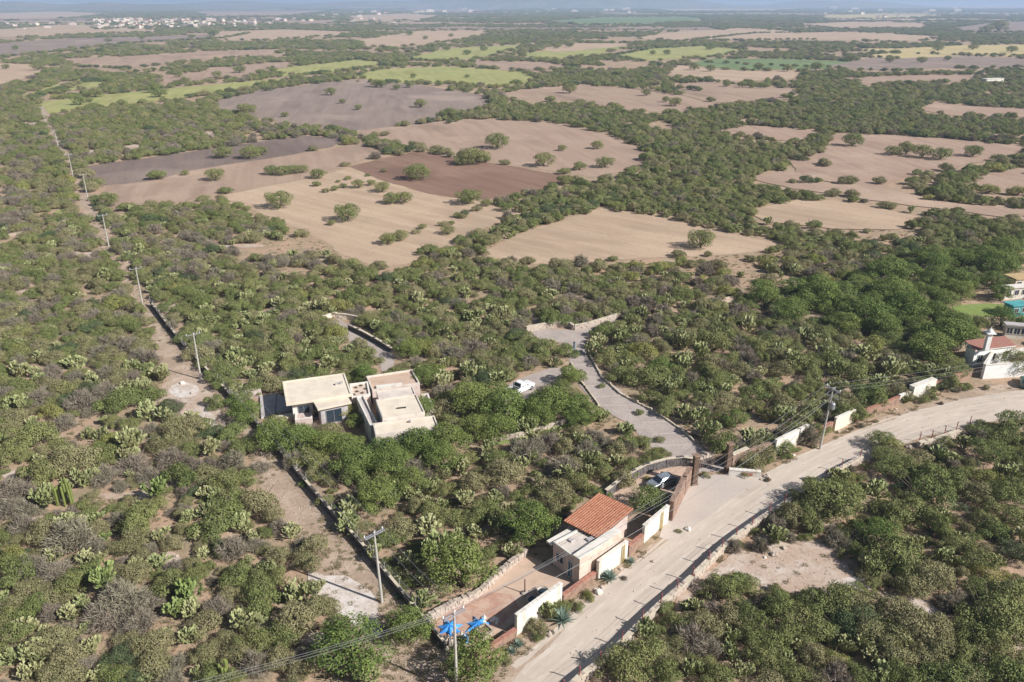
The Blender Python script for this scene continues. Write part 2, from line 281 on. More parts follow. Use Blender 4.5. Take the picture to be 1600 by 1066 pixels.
FIELDS = [
 ('grey', [(135, 260), (270, 241), (390, 224), (470, 212), (538, 216), (520, 230), (430, 246), (300, 266), (240, 282), (165, 290), (142, 285)]),
 ('pink', [(165, 291), (240, 283), (300, 267), (430, 247), (525, 231), (560, 222), (610, 236), (545, 258), (470, 280), (330, 308), (180, 330), (150, 312)]),
 ('tan', [(330, 309), (470, 281), (548, 262), (600, 284), (672, 304), (739, 314), (815, 334), (770, 352), (680, 392), (640, 412), (590, 418), (540, 400), (495, 372), (430, 340)]),
 ('red', [(545, 260), (648, 237), (763, 254), (912, 279), (881, 288), (787, 309), (739, 313), (672, 303), (600, 283)]),
 ('pink', [(560, 205), (640, 195), (720, 186), (790, 188), (870, 192), (940, 208), (990, 226), (1012, 246), (1004, 262), (925, 278), (763, 252), (690, 235), (610, 222)]),
 ('mauve', [(330, 160), (400, 141), (560, 124), (640, 131), (765, 150), (770, 166), (700, 188), (620, 198), (540, 206), (500, 200), (430, 190), (360, 176)]),
 ('tan', [(745, 398), (830, 358), (950, 323), (985, 333), (1060, 346), (1150, 366), (1240, 388), (1140, 398), (1000, 404), (870, 414), (780, 408)]),
 ('pink', [(775, 149), (850, 136), (900, 132), (980, 138), (1070, 150), (1125, 166), (1060, 175), (1000, 174), (900, 158), (820, 155)]),
 ('lime', [(545, 118), (600, 108), (690, 104), (810, 110), (848, 125), (780, 136), (700, 131), (600, 130)]),
 ('lime', [(62, 160), (140, 150), (250, 140), (400, 126), (470, 120), (480, 112), (300, 138)] [:5] + [(470, 119), (400, 136), (300, 152), (150, 168), (75, 178)]),
 ('lime', [(35, 150), (80, 134), (130, 124), (165, 128), (150, 136), (62, 148), (40, 160)]),
 ('lime', [(425, 108), (500, 100), (560, 93), (602, 98), (580, 106), (490, 117), (440, 120)]),
 ('lime', [(622, 94), (700, 76), (820, 70), (812, 76), (760, 88), (690, 96)]),
 ('lime', [(805, 86), (870, 77), (960, 74), (1000, 70), (930, 86), (870, 93)]),
 ('lime', [(955, 88), (1020, 76), (1100, 72), (1165, 78), (1120, 88), (1000, 96)]),
 ('green', [(1062, 101), (1110, 92), (1220, 92), (1340, 97), (1290, 108), (1160, 110)]),
 ('green', [(850, 33), (940, 27), (1070, 26), (1110, 30), (1000, 38), (900, 39)]),
 ('gold', [(1300, 76), (1400, 76), (1500, 71), (1600, 70), (1700, 72), (1700, 90), (1600, 88), (1500, 86), (1400, 84)]),
 ('tan', [(-60, 100), (0, 99), (68, 102), (60, 118), (0, 134), (-60, 145)]),
 ('mauve', [(-80, 72), (0, 68), (110, 60), (250, 57), (390, 52), (350, 60), (200, 68), (60, 84), (-80, 98)]),
 ('pink', [(90, 92), (200, 88), (330, 80), (460, 76), (430, 84), (280, 98), (200, 108), (120, 104)]),
 ('pink', [(220, 128), (330, 108), (420, 98), (480, 96), (420, 112), (300, 130)]),
 ('tan', [(330, 50), (440, 46), (560, 50), (520, 56), (400, 64), (330, 62)]),
 ('tan', [(0, 46), (110, 38), (240, 42), (250, 50), (120, 54), (0, 60), (-80, 62), (-80, 48)]),
 ('tan', [(565, 62), (650, 49), (770, 48), (730, 60), (620, 74), (570, 72)]),
 ('tan', [(540, 25), (640, 21), (690, 25), (660, 32), (550, 33)]),
 ('pink', [(740, 95), (860, 98), (900, 106), (800, 112), (740, 104)]),
 ('tan', [(840, 78), (900, 68), (990, 68), (960, 74), (870, 82)]),
 ('tan', [(990, 60), (1060, 50), (1160, 44), (1250, 50), (1180, 60), (1060, 64)]),
 ('tan', [(1070, 64), (1180, 52), (1330, 50), (1480, 58), (1440, 64), (1260, 62)]),
 ('mauve', [(1500, 42), (1560, 34), (1700, 34), (1700, 46), (1600, 50), (1500, 50)]),
 ('tan', [(1240, 38), (1330, 34), (1450, 37), (1440, 44), (1300, 44)]),
 ('tan', [(1060, 102), (1130, 110), (1240, 112), (1260, 122), (1150, 128), (1040, 116)]),
 ('mauve', [(1290, 104), (1400, 84), (1600, 92), (1700, 96), (1700, 106), (1500, 106), (1360, 110)]),
 ('pink', [(1040, 132), (1110, 128), (1180, 136), (1255, 140), (1230, 150), (1190, 161), (1110, 160), (1060, 148)]),
 ('pink', [(1290, 124), (1420, 118), (1540, 118), (1500, 128), (1360, 132)]),
 ('rust', [(1430, 172), (1458, 160), (1520, 166), (1620, 172), (1620, 184), (1500, 182)]),
 ('rust', [(1118, 207), (1180, 196), (1270, 204), (1292, 210), (1240, 222), (1170, 216)]),
 ('rust', [(1286, 240), (1300, 208), (1380, 211), (1480, 217), (1620, 232), (1590, 240), (1500, 261), (1420, 276), (1380, 292), (1310, 288), (1250, 276), (1230, 250)]),
 ('pink', [(1165, 278), (1230, 266), (1300, 288), (1390, 292), (1450, 314), (1540, 322), (1620, 328), (1620, 348), (1500, 330), (1420, 322), (1330, 308), (1240, 296)]),
 ('tan', [(1168, 330), (1240, 312), (1330, 316), (1420, 336), (1460, 346), (1400, 360), (1300, 358), (1200, 348)]),
 ('rust', [(1500, 292), (1545, 272), (1620, 260), (1620, 305), (1560, 303)]),
 ('gold', [(775, 206), (795, 168), (802, 170), (800, 178)][:0] or [(1340, 88), (1400, 82), (1500, 88), (1400, 92)]),
 ('tan', [(1000, 12), (1150, 10), (1290, 12), (1200, 17), (1050, 18)]),
 ('pink', [(300, 18), (420, 14), (520, 17), (460, 24), (330, 26)]),
 ('mauve', [(620, 12), (760, 10), (820, 14), (740, 19), (640, 18)]),
 ('tan', [(-50, 22), (80, 18), (180, 21), (100, 28), (-50, 32)]),
 ('gold', [(1280, 24), (1400, 21), (1480, 24), (1400, 29), (1300, 29)]),
]
fr = random.Random(44); yy0 = 1150.0; inc = 150.0
while yy0 < 8000:
    dep = inc * fr.uniform(0.5, 1.0); xx0 = -yy0 * 0.75 - fr.uniform(0, 300)
    while xx0 < yy0 * 0.75:
        wd_ = inc * fr.uniform(1.6, 4.2); sk_ = fr.uniform(-.12, .12) * wd_; sh = fr.uniform(0, 0.35) * dep
        c_ = proj(xx0 + wd_ / 2, yy0 + dep / 2)
        if fr.random() < 0.8 and not any(bool(inpoly(np.array(proj(xx0 + wd_ * u, yy0 + dep * v)[0]), np.array(proj(xx0 + wd_ * u, yy0 + dep * v)[1]), p)) for _, p in FIELDS[:52] for u in (0.1, 0.5, 0.9) for v in (0.1, 0.5, 0.9)):
            q = [(xx0, yy0 + sh), (xx0 + wd_ * .96, yy0), (xx0 + wd_ * .94 + sk_, yy0 + dep), (xx0 + sk_, yy0 + dep * .92 + sh)]
            FIELDS.append((fr.choice(['tan', 'tan', 'pink', 'mauve', 'rust', 'mauve', 'lime', 'green', 'gold', 'pink']), [proj(*t) for t in q]))
        xx0 += wd_ * fr.uniform(1.02, 1.2)
    yy0 += dep * 1.3; inc *= 1.13
for i, (k, p) in enumerate(FIELDS):
    y_ = sum(q[1] for q in p) / len(p)
    d_ = G(800, y_).y
    sheet('field', p, 0.03 + 0.004 * i + d_ * 2e-5, FM[k], wob=0.8 + d_ * 0.0012, step=max(5, d_ * 0.02), seed=i * 1.3)

ROAD = [(700, 1150), (780, 1066), (868, 992), (955, 908), (1050, 840), (1120, 795), (1180, 752), (1235, 722), (1300, 692), (1360, 665), (1420, 645), (1500, 623), (1580, 610), (1700, 604),
        (1700, 648), (1600, 655), (1560, 657), (1500, 668), (1440, 684), (1380, 706), (1320, 732), (1260, 764), (1200, 803), (1150, 838), (1081, 903), (1031, 945), (975, 1003), (905, 1066), (830, 1150)]
ROADT = [(1235, 722), (1300, 692), (1360, 665), (1420, 645), (1500, 623), (1580, 610), (1700, 604), (1700, 648), (1600, 655), (1560, 657), (1500, 668), (1440, 684), (1380, 706), (1320, 732)]
LTRACK = [(56, 150), (72, 200), (92, 240), (108, 262), (118, 295), (126, 325), (150, 365), (160, 388), (182, 420), (205, 462), (225, 490), (232, 525), (250, 560), (262, 590), (290, 640), (330, 662), (385, 690), (405, 760), (425, 800), (470, 850), (500, 900), (530, 960), (560, 1010), (600, 1066), (640, 1150),
          (780, 1150), (720, 1066), (690, 1010), (640, 950), (600, 905), (560, 852), (520, 810), (480, 764), (440, 715), (400, 668), (350, 615), (316, 575), (285, 540), (255, 500), (228, 466), (205, 430), (180, 392), (172, 370), (148, 325), (132, 290), (116, 258), (100, 232), (84, 200), (66, 150)]
TRACKN = [(56, 150), (72, 200), (92, 240), (108, 262), (118, 295), (126, 325), (150, 365), (160, 388), (182, 420), (205, 462), (225, 490), (255, 530), (262, 560), (300, 600), (316, 575), (285, 540), (255, 500), (228, 466), (205, 430), (180, 392), (172, 370), (148, 325), (132, 290), (116, 258), (100, 232), (84, 200), (66, 150)]
sheet('road', ROAD, 0.008, ROADM, wob=0.45, step=2.2, seed=1)
def strip(name, cpx, off, wdt, z, m, seed):
    C_ = [G(*p).to_2d() for p in cpx]; D = []
    for a, b in zip(C_[:-1], C_[1:]):
        n = max(1, int((b - a).length / 1.5)); D += [a.lerp(b, k / n) for k in range(n)]
    for _ in range(12): D = [D[0]] + [(D[i - 1] + D[i] * 2 + D[i + 1]) / 4 for i in range(1, len(D) - 1)] + [D[-1]]
    V = []; Fs = []
    for i, p in enumerate(D):
        t = (D[min(i + 1, len(D) - 1)] - D[max(i - 1, 0)]).normalized(); nn = Vector((-t.y, t.x)); o_ = off + 0.25 * noise1(i * 0.12, seed); w_ = wdt * (0.7 + 0.5 * abs(noise1(i * 0.5, seed + 3)))
        for sgn in (-1, 1): q = p + nn * (o_ + sgn * w_ / 2); V.append((q.x, q.y, z))
    for i in range(len(D) - 1): Fs.append((2 * i, 2 * i + 1, 2 * i + 3, 2 * i + 2))
    mb = MB(); mb.add(V, Fs); tag(mb.build(name, m), kind='structure')
RC = [(835, 1066), (915, 998), (993, 925), (1065, 868), (1125, 820), (1190, 778), (1248, 742), (1310, 712), (1370, 685), (1430, 664), (1500, 646), (1590, 632), (1700, 628)]
RUT = mat('packed_rut', (0.61, 0.53, 0.45), 0.95, [(0.4, (0.55, 0.465, 0.385), 0.38, 0.55), (5, (0.50, 0.43, 0.36), 0.55, 0.7)]); RUTD = mat('loose_gravel_ridge', (0.52, 0.44, 0.365), 0.95, [(0.5, (0.56, 0.475, 0.395), 0.36, 0.52), (8, (0.44, 0.37, 0.30), 0.55, 0.7)])
for i, (o_, w_, m_) in enumerate([(1.5, 0.5, RUT), (-0.2, 0.5, RUT), (0.65, 0.55, RUTD), (-1.5, 0.45, RUT), (2.6, 0.6, RUTD), (-2.5, 0.7, RUTD), (3.1, 0.35, RUT)]): strip('tyre_track', RC, o_, w_, 0.014 + 0.003 * i, m_, i * 1.7)
sheet('dirt_track', TRACKN, 0.008, TRACK, wob=0.7, step=2.5, seed=2)
sheet('dirt_track', LTRACK[10:-9], 0.012, TRACK, wob=0.9, step=3, seed=3)
DRIVE = [(1088, 738), (1052, 718), (1020, 702), (1002, 684), (985, 664), (952, 646), (928, 630), (908, 606), (896, 588), (890, 566), (888, 548), (880, 536), (850, 534), (828, 528), (822, 520), (850, 513), (890, 516), (920, 513), (950, 503), (968, 500), (966, 506), (925, 520), (915, 530), (916, 545), (920, 562), (945, 590), (978, 618), (1016, 640), (1042, 655), (1068, 672), (1086, 690), (1106, 708), (1135, 736)]
sheet('driveway', DRIVE, 0.05, COBBLE, wob=0.25, step=2, seed=4)
sheet('driveway', [(770, 622), (800, 598), (830, 585), (860, 576), (895, 572), (905, 580), (880, 592), (850, 612), (830, 632), (800, 640), (775, 636)], 0.044, COBBLE, wob=0.3, step=2, seed=5)
sheet('driveway', [(1084, 745), (1136, 742), (1197, 748), (1150, 775), (1095, 815), (1050, 845), (1030, 840), (1050, 800)], 0.035, ROADG, wob=0.25, step=1.5, seed=6)
sheet('plaza', [(508, 503), (530, 498), (550, 512), (580, 530), (608, 548), (618, 560), (610, 582), (596, 580), (594, 566), (565, 548), (540, 530), (522, 516)], 0.04, COBBLE, wob=0.2, step=2, seed=7)
PARKC = [(948, 778), (975, 760), (1010, 742), (1050, 730), (1078, 728), (1086, 745), (1060, 775), (1046, 792), (1000, 800), (965, 792)]
sheet('parking_court', PARKC, 0.03, PATIO, wob=0.2, step=2, seed=8)
PAT = [(672, 970), (705, 950), (752, 928), (790, 895), (822, 868), (862, 884), (905, 906), (870, 930), (812, 968), (760, 1003), (720, 1016), (695, 1012)]
sheet('patio', PAT, 0.03, PATIO, wob=0.1, step=2, seed=9)
sheet('patio', [(676, 974), (712, 948), (765, 925), (800, 930), (812, 950), (785, 975), (745, 1003), (700, 1010)], 0.036, BRICKP, wob=0.4, step=1.5, seed=10)
CLR = []
def clearing(pts, m=CLEARM, z=0.02, wob=0.7):
    CLR.append(pts); sheet('clearing', pts, z + 0.004 * len(CLR), m, wob=wob, step=2, seed=len(CLR))
def ell(x, y, a, b, n=12): return [(x + a * math.cos(t * 2 * math.pi / n), y + b * math.sin(t * 2 * math.pi / n)) for t in range(n)]
clearing([(255, 600), (290, 585), (320, 592), (345, 640), (355, 680), (320, 670), (285, 650), (250, 625)], CLEARM)
clearing(ell(288, 610, 24, 12), CHALK)
clearing(ell(322, 658, 16, 14), CHALK)
clearing([(1140, 880), (1190, 850), (1250, 845), (1290, 845), (1320, 880), (1345, 905), (1380, 930), (1330, 925), (1280, 930), (1210, 925), (1150, 905)])
clearing(ell(1335, 912, 34, 10), CHALK)
clearing([(1370, 925), (1450, 940), (1480, 965), (1520, 1000), (1560, 1040), (1530, 1030), (1470, 985), (1400, 950)])
clearing([(1060, 925), (1110, 890), (1170, 850), (1150, 890), (1090, 930), (1050, 960)])
clearing([(1130, 655), (1200, 645), (1215, 665), (1180, 690), (1140, 695), (1110, 680)], SOIL)
clearing([(480, 890), (540, 900), (590, 940), (600, 1000), (560, 985), (500, 940)], CHALK)
clearing(ell(28, 742, 26, 9)); clearing(ell(195, 776, 45, 6)); clearing(ell(55, 815, 14, 14)); clearing(ell(262, 878, 22, 16)); clearing(ell(400, 975, 40, 9)); clearing(ell(485, 1000, 45, 12))
clearing(ell(130, 400, 28, 6)); clearing(ell(68, 385, 22, 6)); clearing(ell(30, 455, 30, 3)); clearing(ell(380, 385, 35, 3)); clearing(ell(25, 580, 16, 6))
clearing(ell(262, 215, 10, 4)); clearing(ell(140, 238, 16, 4)); clearing(ell(210, 233, 16, 7)); clearing(ell(330, 212, 12, 5)); clearing(ell(50, 195, 30, 4))
sheet('lawn', [(1488, 478), (1540, 474), (1600, 478), (1596, 490), (1540, 496), (1490, 490)], 0.04, LAWN, wob=0.2)
sheet('lawn', [(770, 690), (830, 674), (880, 660), (925, 646), (935, 652), (890, 668), (830, 684), (775, 697)], 0.04, LAWN, wob=0.3)
sheet('verge', [(1000, 862), (1060, 828), (1180, 752), (1260, 706), (1380, 652), (1520, 608), (1600, 596), (1700, 590), (1700, 602), (1580, 611), (1500, 624), (1420, 646), (1300, 693), (1180, 753), (1060, 838), (960, 912), (870, 996), (800, 1066), (740, 1066), (830, 985), (900, 935)], 0.022, TRACK, wob=0.3, step=2, seed=12)

# distant hills
def hills(x0, x1, y0, depth, h, seed, m):
    nx, ny = 90, 12; vs = []; fs = []
    for j in range(ny + 1):
        for i in range(nx + 1):
            a = i / nx; b = j / ny
            X = x0 + (x1 - x0) * a
            e = min(1, 5 * min(a, 1 - a)) ; e = e * e * (3 - 2 * e)
            prof = math.sin(math.pi * b) ** 0.8
            z = h * prof * e * (0.55 + 0.28 * math.sin(a * 9 + seed) + 0.14 * math.sin(a * 23 + seed * 3 + b) + 0.07 * math.sin(a * 61 + seed + b * 4))
            vs.append((X, y0 + depth * b + 250 * math.sin(a * 7 + seed), max(z, 0) - 0.5))
    for j in range(ny):
        for i in range(nx):
            k = j * (nx + 1) + i; fs.append((k, k + 1, k + nx + 2, k + nx + 1))
    mb = MB(); mb.add(vs, fs); o = mb.build('hills', m, None, smooth=True); tag(o, kind='structure')
HILLM = mat('hill_scrub', (0.16, 0.15, 0.10), 0.95, [(0.004, (0.30, 0.24, 0.18), 0.45, 0.6), (0.02, (0.12, 0.13, 0.08), 0.45, 0.6), (0.03, (0.5, 0.47, 0.42), 0.66, 0.7)])
hills(-9500, 3600, 8500, 2600, 146, 1.0, HILLM)
hills(-7200, -1500, 6200, 1500, 84, 3.2, HILLM)
hills(-1000, 5200, 9300, 2500, 146, 5.1, HILLM)

# ------------------------------------------------------------------ plants
def leaf_mesh(pts, nrm, size, jit, elong=1.0):
    """small quads at pts, facing nrm with jitter"""
    n = len(pts)
    d = nrm + rng.normal(0, jit, (n, 3)); d /= np.linalg.norm(d, axis=1)[:, None] + 1e-9
    r = rng.normal(0, 1, (n, 3)); u = np.cross(d, r); u /= np.linalg.norm(u, axis=1)[:, None] + 1e-9
    v = np.cross(d, u); s = size * rng.uniform(0.6, 1.35, n)[:, None]
    q = np.stack([pts - u * s * elong, pts - v * s * 0.55 , pts + u * s * elong, pts + v * s * 0.55], 1)
    return q.reshape(-1, 3)
def mk(name, verts, nq, extra=None, mats=()):
    """quads from verts (4 each) + optional MB extra (material 1)"""
    nv = len(verts); ex = extra.v if extra else []
    fs = np.arange(nq * 4).reshape(-1, 4).tolist(); ef = [tuple(i + nv for i in f) for f in extra.f] if extra else []
    me = bpy.data.meshes.new(name); me.from_pydata(verts.tolist() + list(ex), [], fs + ef)
    mi = [0] * nq + [1] * len(ef); me.polygons.foreach_set('material_index', mi)
    for m in mats: me.materials.append(m)
    me.update(); return me
def crown_pts(lobes, n):
    """points in the outer shell of each lobe, hollow where lobes overlap"""
    L = np.array(lobes); wgt = L[:, 3] ** 2; k = rng.choice(len(L), n * 2, p=wgt / wgt.sum())
    d = rng.normal(0, 1, (n * 2, 3)); d /= np.linalg.norm(d, axis=1)[:, None]
    rad = 1 + rng.normal(-0.04, 0.17, n * 2); rad = np.clip(rad, 0.3, 1.35)
    ax = np.stack([L[k, 3], L[k, 3], L[k, 3] * L[k, 4]], 1)
    p = L[k, :3] + d * ax * rad[:, None]
    keep = p[:, 2] > 0.02
    keep &= (d[:, 2] > -0.45) | (rng.random(n * 2) < 0.25)
    for q in L:
        e = (p - q[:3]) / (q[3] * np.array([1, 1, q[4]])); keep &= (np.linalg.norm(e, axis=1) > 0.72)
    p = p[keep][:n]; d = d[keep][:n]
    return p, d
def bush_mesh(cls, seed):
    global rng; rng = np.random.default_rng(seed); rnd = random.Random(seed)
    lobes = [(0, 0, 0.36, 0.42, 0.8)]
    for k in range(rnd.randint(15, 21)):
        a = rnd.uniform(0, 6.28); r = rnd.uniform(0.2, 0.78); s = rnd.uniform(0.13, 0.30)
        lobes.append((r * math.cos(a), r * math.sin(a), 0.26 + rnd.uniform(-0.08, 0.36) * (1.1 - r), s, rnd.uniform(0.5, 0.75)))
    tw = MB()
    for k in range(16):
        a = rnd.uniform(0, 6.28); r = rnd.uniform(0.3, 0.85); b = (r * math.cos(a), r * math.sin(a), rnd.uniform(0.35, 0.8)); tw.tube((0.05 * math.cos(a), 0.05 * math.sin(a), 0), b, 0.02, 0.006, 3)
    p, d = crown_pts(lobes, 4600)
    q = leaf_mesh(p, d, 0.030, 0.42, 1.0)
    return mk('bush_' + cls, q, len(p), tw, [LEAF[cls], BARK])
def twig_mesh(seed):
    global rng; rng = np.random.default_rng(seed)
    n = 2600
    a = rng.uniform(0, 6.283, n); t = rng.uniform(0.05, 1.0, n) ** 0.7; el = rng.uniform(0.15, 1.45, n)
    c = np.stack([np.cos(a) * np.cos(el), np.sin(a) * np.cos(el), np.sin(el) * 0.8], 1)
    lump = 0.78 + 0.22 * np.sin(a * 3 + seed) * np.cos(el * 4 + seed) + rng.normal(0, 0.06, n)
    p = c * (0.35 + 0.6 * t)[:, None] * lump[:, None]; p[:, 2] += 0.04
    d = c * 0.8 + rng.normal(0, 0.45, (n, 3)); d /= np.linalg.norm(d, axis=1)[:, None]
    u = np.cross(d, rng.normal(0, 1, (n, 3))); u /= np.linalg.norm(u, axis=1)[:, None]
    l = rng.uniform(0.06, 0.16, n)[:, None]; wd = rng.uniform(0.007, 0.014, n)[:, None]
    q = np.stack([p - d * l - u * wd, p - d * l + u * wd, p + d * l + u * wd * 0.3, p + d * l - u * wd * 0.3], 1).reshape(-1, 3)
    tw = MB(); rnd = random.Random(seed)
    for k in range(26):
        a_ = rnd.uniform(0, 6.28); r = rnd.uniform(0.3, 0.85); tw.tube((0, 0, 0), (r * math.cos(a_), r * math.sin(a_), rnd.uniform(0.3, 0.75)), 0.018, 0.005, 3)
    return mk('bare_bush', q, n, tw, [LEAF['b'], LEAF['b']])
def pad(mb_v, mb_f, base, up, side, h, wd, th):
    """one prickly pear pad: lens of 8 rim points + two faces"""
    k0 = len(mb_v); n = 8; nrm = up.cross(side).normalized()
    for i in range(n):
        t = 2 * math.pi * i / n; z = (1 - math.cos(t)) / 2
        mb_v.append(base + up * (h * z) + side * (wd * math.sin(t) * (0.75 + 0.35 * z)))
    c = base + up * h * 0.52
    mb_v.append(c + nrm * th); mb_v.append(c - nrm * th)
    for i in range(n):
        j = (i + 1) % n; mb_f.append((k0 + i, k0 + j, k0 + n)); mb_f.append((k0 + j, k0 + i, k0 + n + 1))
def cactus_mesh(cls, seed, spread=1.0, levels=5, npads=230):
    rnd = random.Random(seed); V = []; Fc = []; front = []
    for k in range(rnd.randint(9, 12)):
        a = rnd.uniform(0, 6.28); r = rnd.uniform(0, 0.6) * spread
        front.append((Vector((r * math.cos(a), r * math.sin(a), 0)), Vector((math.cos(a) * 0.35, math.sin(a) * 0.35, 1)).normalized(), 0))
    cnt = 0
    while front and cnt < npads:
        base, up, lv = front.pop(0)
        s = Vector((rnd.uniform(-1, 1), rnd.uniform(-1, 1), rnd.uniform(-0.2, 0.2))); s = (s - up * s.dot(up)).normalized()
        h = rnd.uniform(0.34, 0.50); pad(V, Fc, base, up, s, h, h * 0.36, 0.035); cnt += 1
        if lv < levels:
            for q in range(rnd.choice((1, 2, 2, 3))):
                o = rnd.uniform(-0.8, 0.8); b2 = base + up * h * (0.97 - 0.25 * abs(o)) + s * (o * h * 0.34)
                out = Vector((b2.x, b2.y, 0)) * 0.16
                u2 = (up + s * o * 0.9 + Vector((rnd.uniform(-.45, .45), rnd.uniform(-.45, .45), 0.22)) + out).normalized()
                if b2.z + 0.2 > 0.1: front.append((b2, u2, lv + 1))
    k = 1 / 1.9
    me = bpy.data.meshes.new('cactus_' + cls); me.from_pydata([tuple(v * k) for v in V], [], Fc); me.materials.append(LEAF[cls]); me.update()
    return me
def tree_meshes(cls, seed, hgt=1.35, flat=0.62, n=5200, trunk_h=0.45, leaf=0.034):
    """unit tree, crown radius 1: (crown mesh, trunk mesh)"""
    global rng; rng = np.random.default_rng(seed); rnd = random.Random(seed)
    lobes = []; tr = MB(); top = hgt
    fork = Vector((rnd.uniform(-.05, .05), rnd.uniform(-.05, .05), trunk_h * 0.55)); tr.tube((0, 0, -0.02), fork, 0.085, 0.06, 7)
    for k in range(16):
        a = 6.28 * k / 16 + rnd.uniform(-.4, .4); r = rnd.choice((0.2, 0.5, 0.72)) * rnd.uniform(0.85, 1.15)
        z = trunk_h + (top - trunk_h) * (0.28 + 0.5 * (1 - r * r) + rnd.uniform(-.12, .12)); s = rnd.uniform(0.2, 0.36)
        c = Vector((r * math.cos(a), r * math.sin(a), z)); lobes.append((c.x, c.y, c.z, s, rnd.uniform(0.6, 0.85)))
        if k % 2 == 0:
            mid = fork.lerp(c, 0.5) + Vector((0, 0, -0.06)); tr.tube(fork, mid, 0.045, 0.028, 5); tr.tube(mid, c, 0.028, 0.012, 5)
    for k in range(7):
        a = 6.28 * k / 7 + rnd.uniform(-.4, .4); r = rnd.uniform(0.45, 0.72); lobes.append((r * math.cos(a), r * math.sin(a), trunk_h + rnd.uniform(0.0, 0.2), rnd.uniform(0.2, 0.3), 0.8))
    lobes.append((0, 0, trunk_h + (top - trunk_h) * 0.5, 0.42, flat))
    p, d = crown_pts(lobes, n); q = leaf_mesh(p, d, leaf, 0.5)
    return mk('crown_' + cls, q, len(p), None, [LEAF[cls]]), (tr.mesh('trunk', True))
def agave_mesh(cls, seed, n=34, h=1.0):
    rnd = random.Random(seed); mb = MB()
    for k in range(n):
        a = k * 2.4; el = 0.25 + 1.15 * k / n; L_ = rnd.uniform(0.8, 1.0)
        d = Vector((math.cos(a) * math.cos(el), math.sin(a) * math.cos(el), math.sin(el))); s = Vector((-math.sin(a), math.cos(a), 0)); up = s.cross(d) * -1
        b = Vector((0, 0, 0.05)); m1 = b + d * L_ * 0.45; t = b + d * L_ + Vector((0, 0, -0.06))
        mb.add([b - s * .035, b + s * .035, m1 + s * .07, t, m1 - s * .07, m1 - up * 0.035], [(0, 1, 5), (1, 2, 5), (2, 3, 5), (3, 4, 5), (4, 0, 5), (0, 4, 2, 1), (4, 3, 2)])
    me = mb.mesh('agave_' + cls); me.materials.append(LEAF[cls]); return me

BUSH = {c: [bush_mesh(c, 100 + 10 * i + j) for j in range(3)] for i, c in enumerate('gody')}
BUSH['b'] = [twig_mesh(300 + j) for j in range(3)]
CACT = {'c': [cactus_mesh('c', 400 + j, levels=5, npads=220 + 30 * j) for j in range(4)], 'C': [cactus_mesh('C', 450 + j, levels=4, npads=260) for j in range(2)]}
TREE = {'T': [tree_meshes('T', 500 + j) for j in range(3)], 'F': [tree_meshes('g', 520 + j, 1.25, 0.6, 5000, 0.28) for j in range(3)], 's': [tree_meshes('s', 540 + j, 1.3, 0.6, 3500) for j in range(2)], 'Y': [tree_meshes('y', 560, 1.2, 0.5, 4200, 0.5)]}
for k in TREE:
    for cm, tm in TREE[k]: tm.materials.append(BARK)

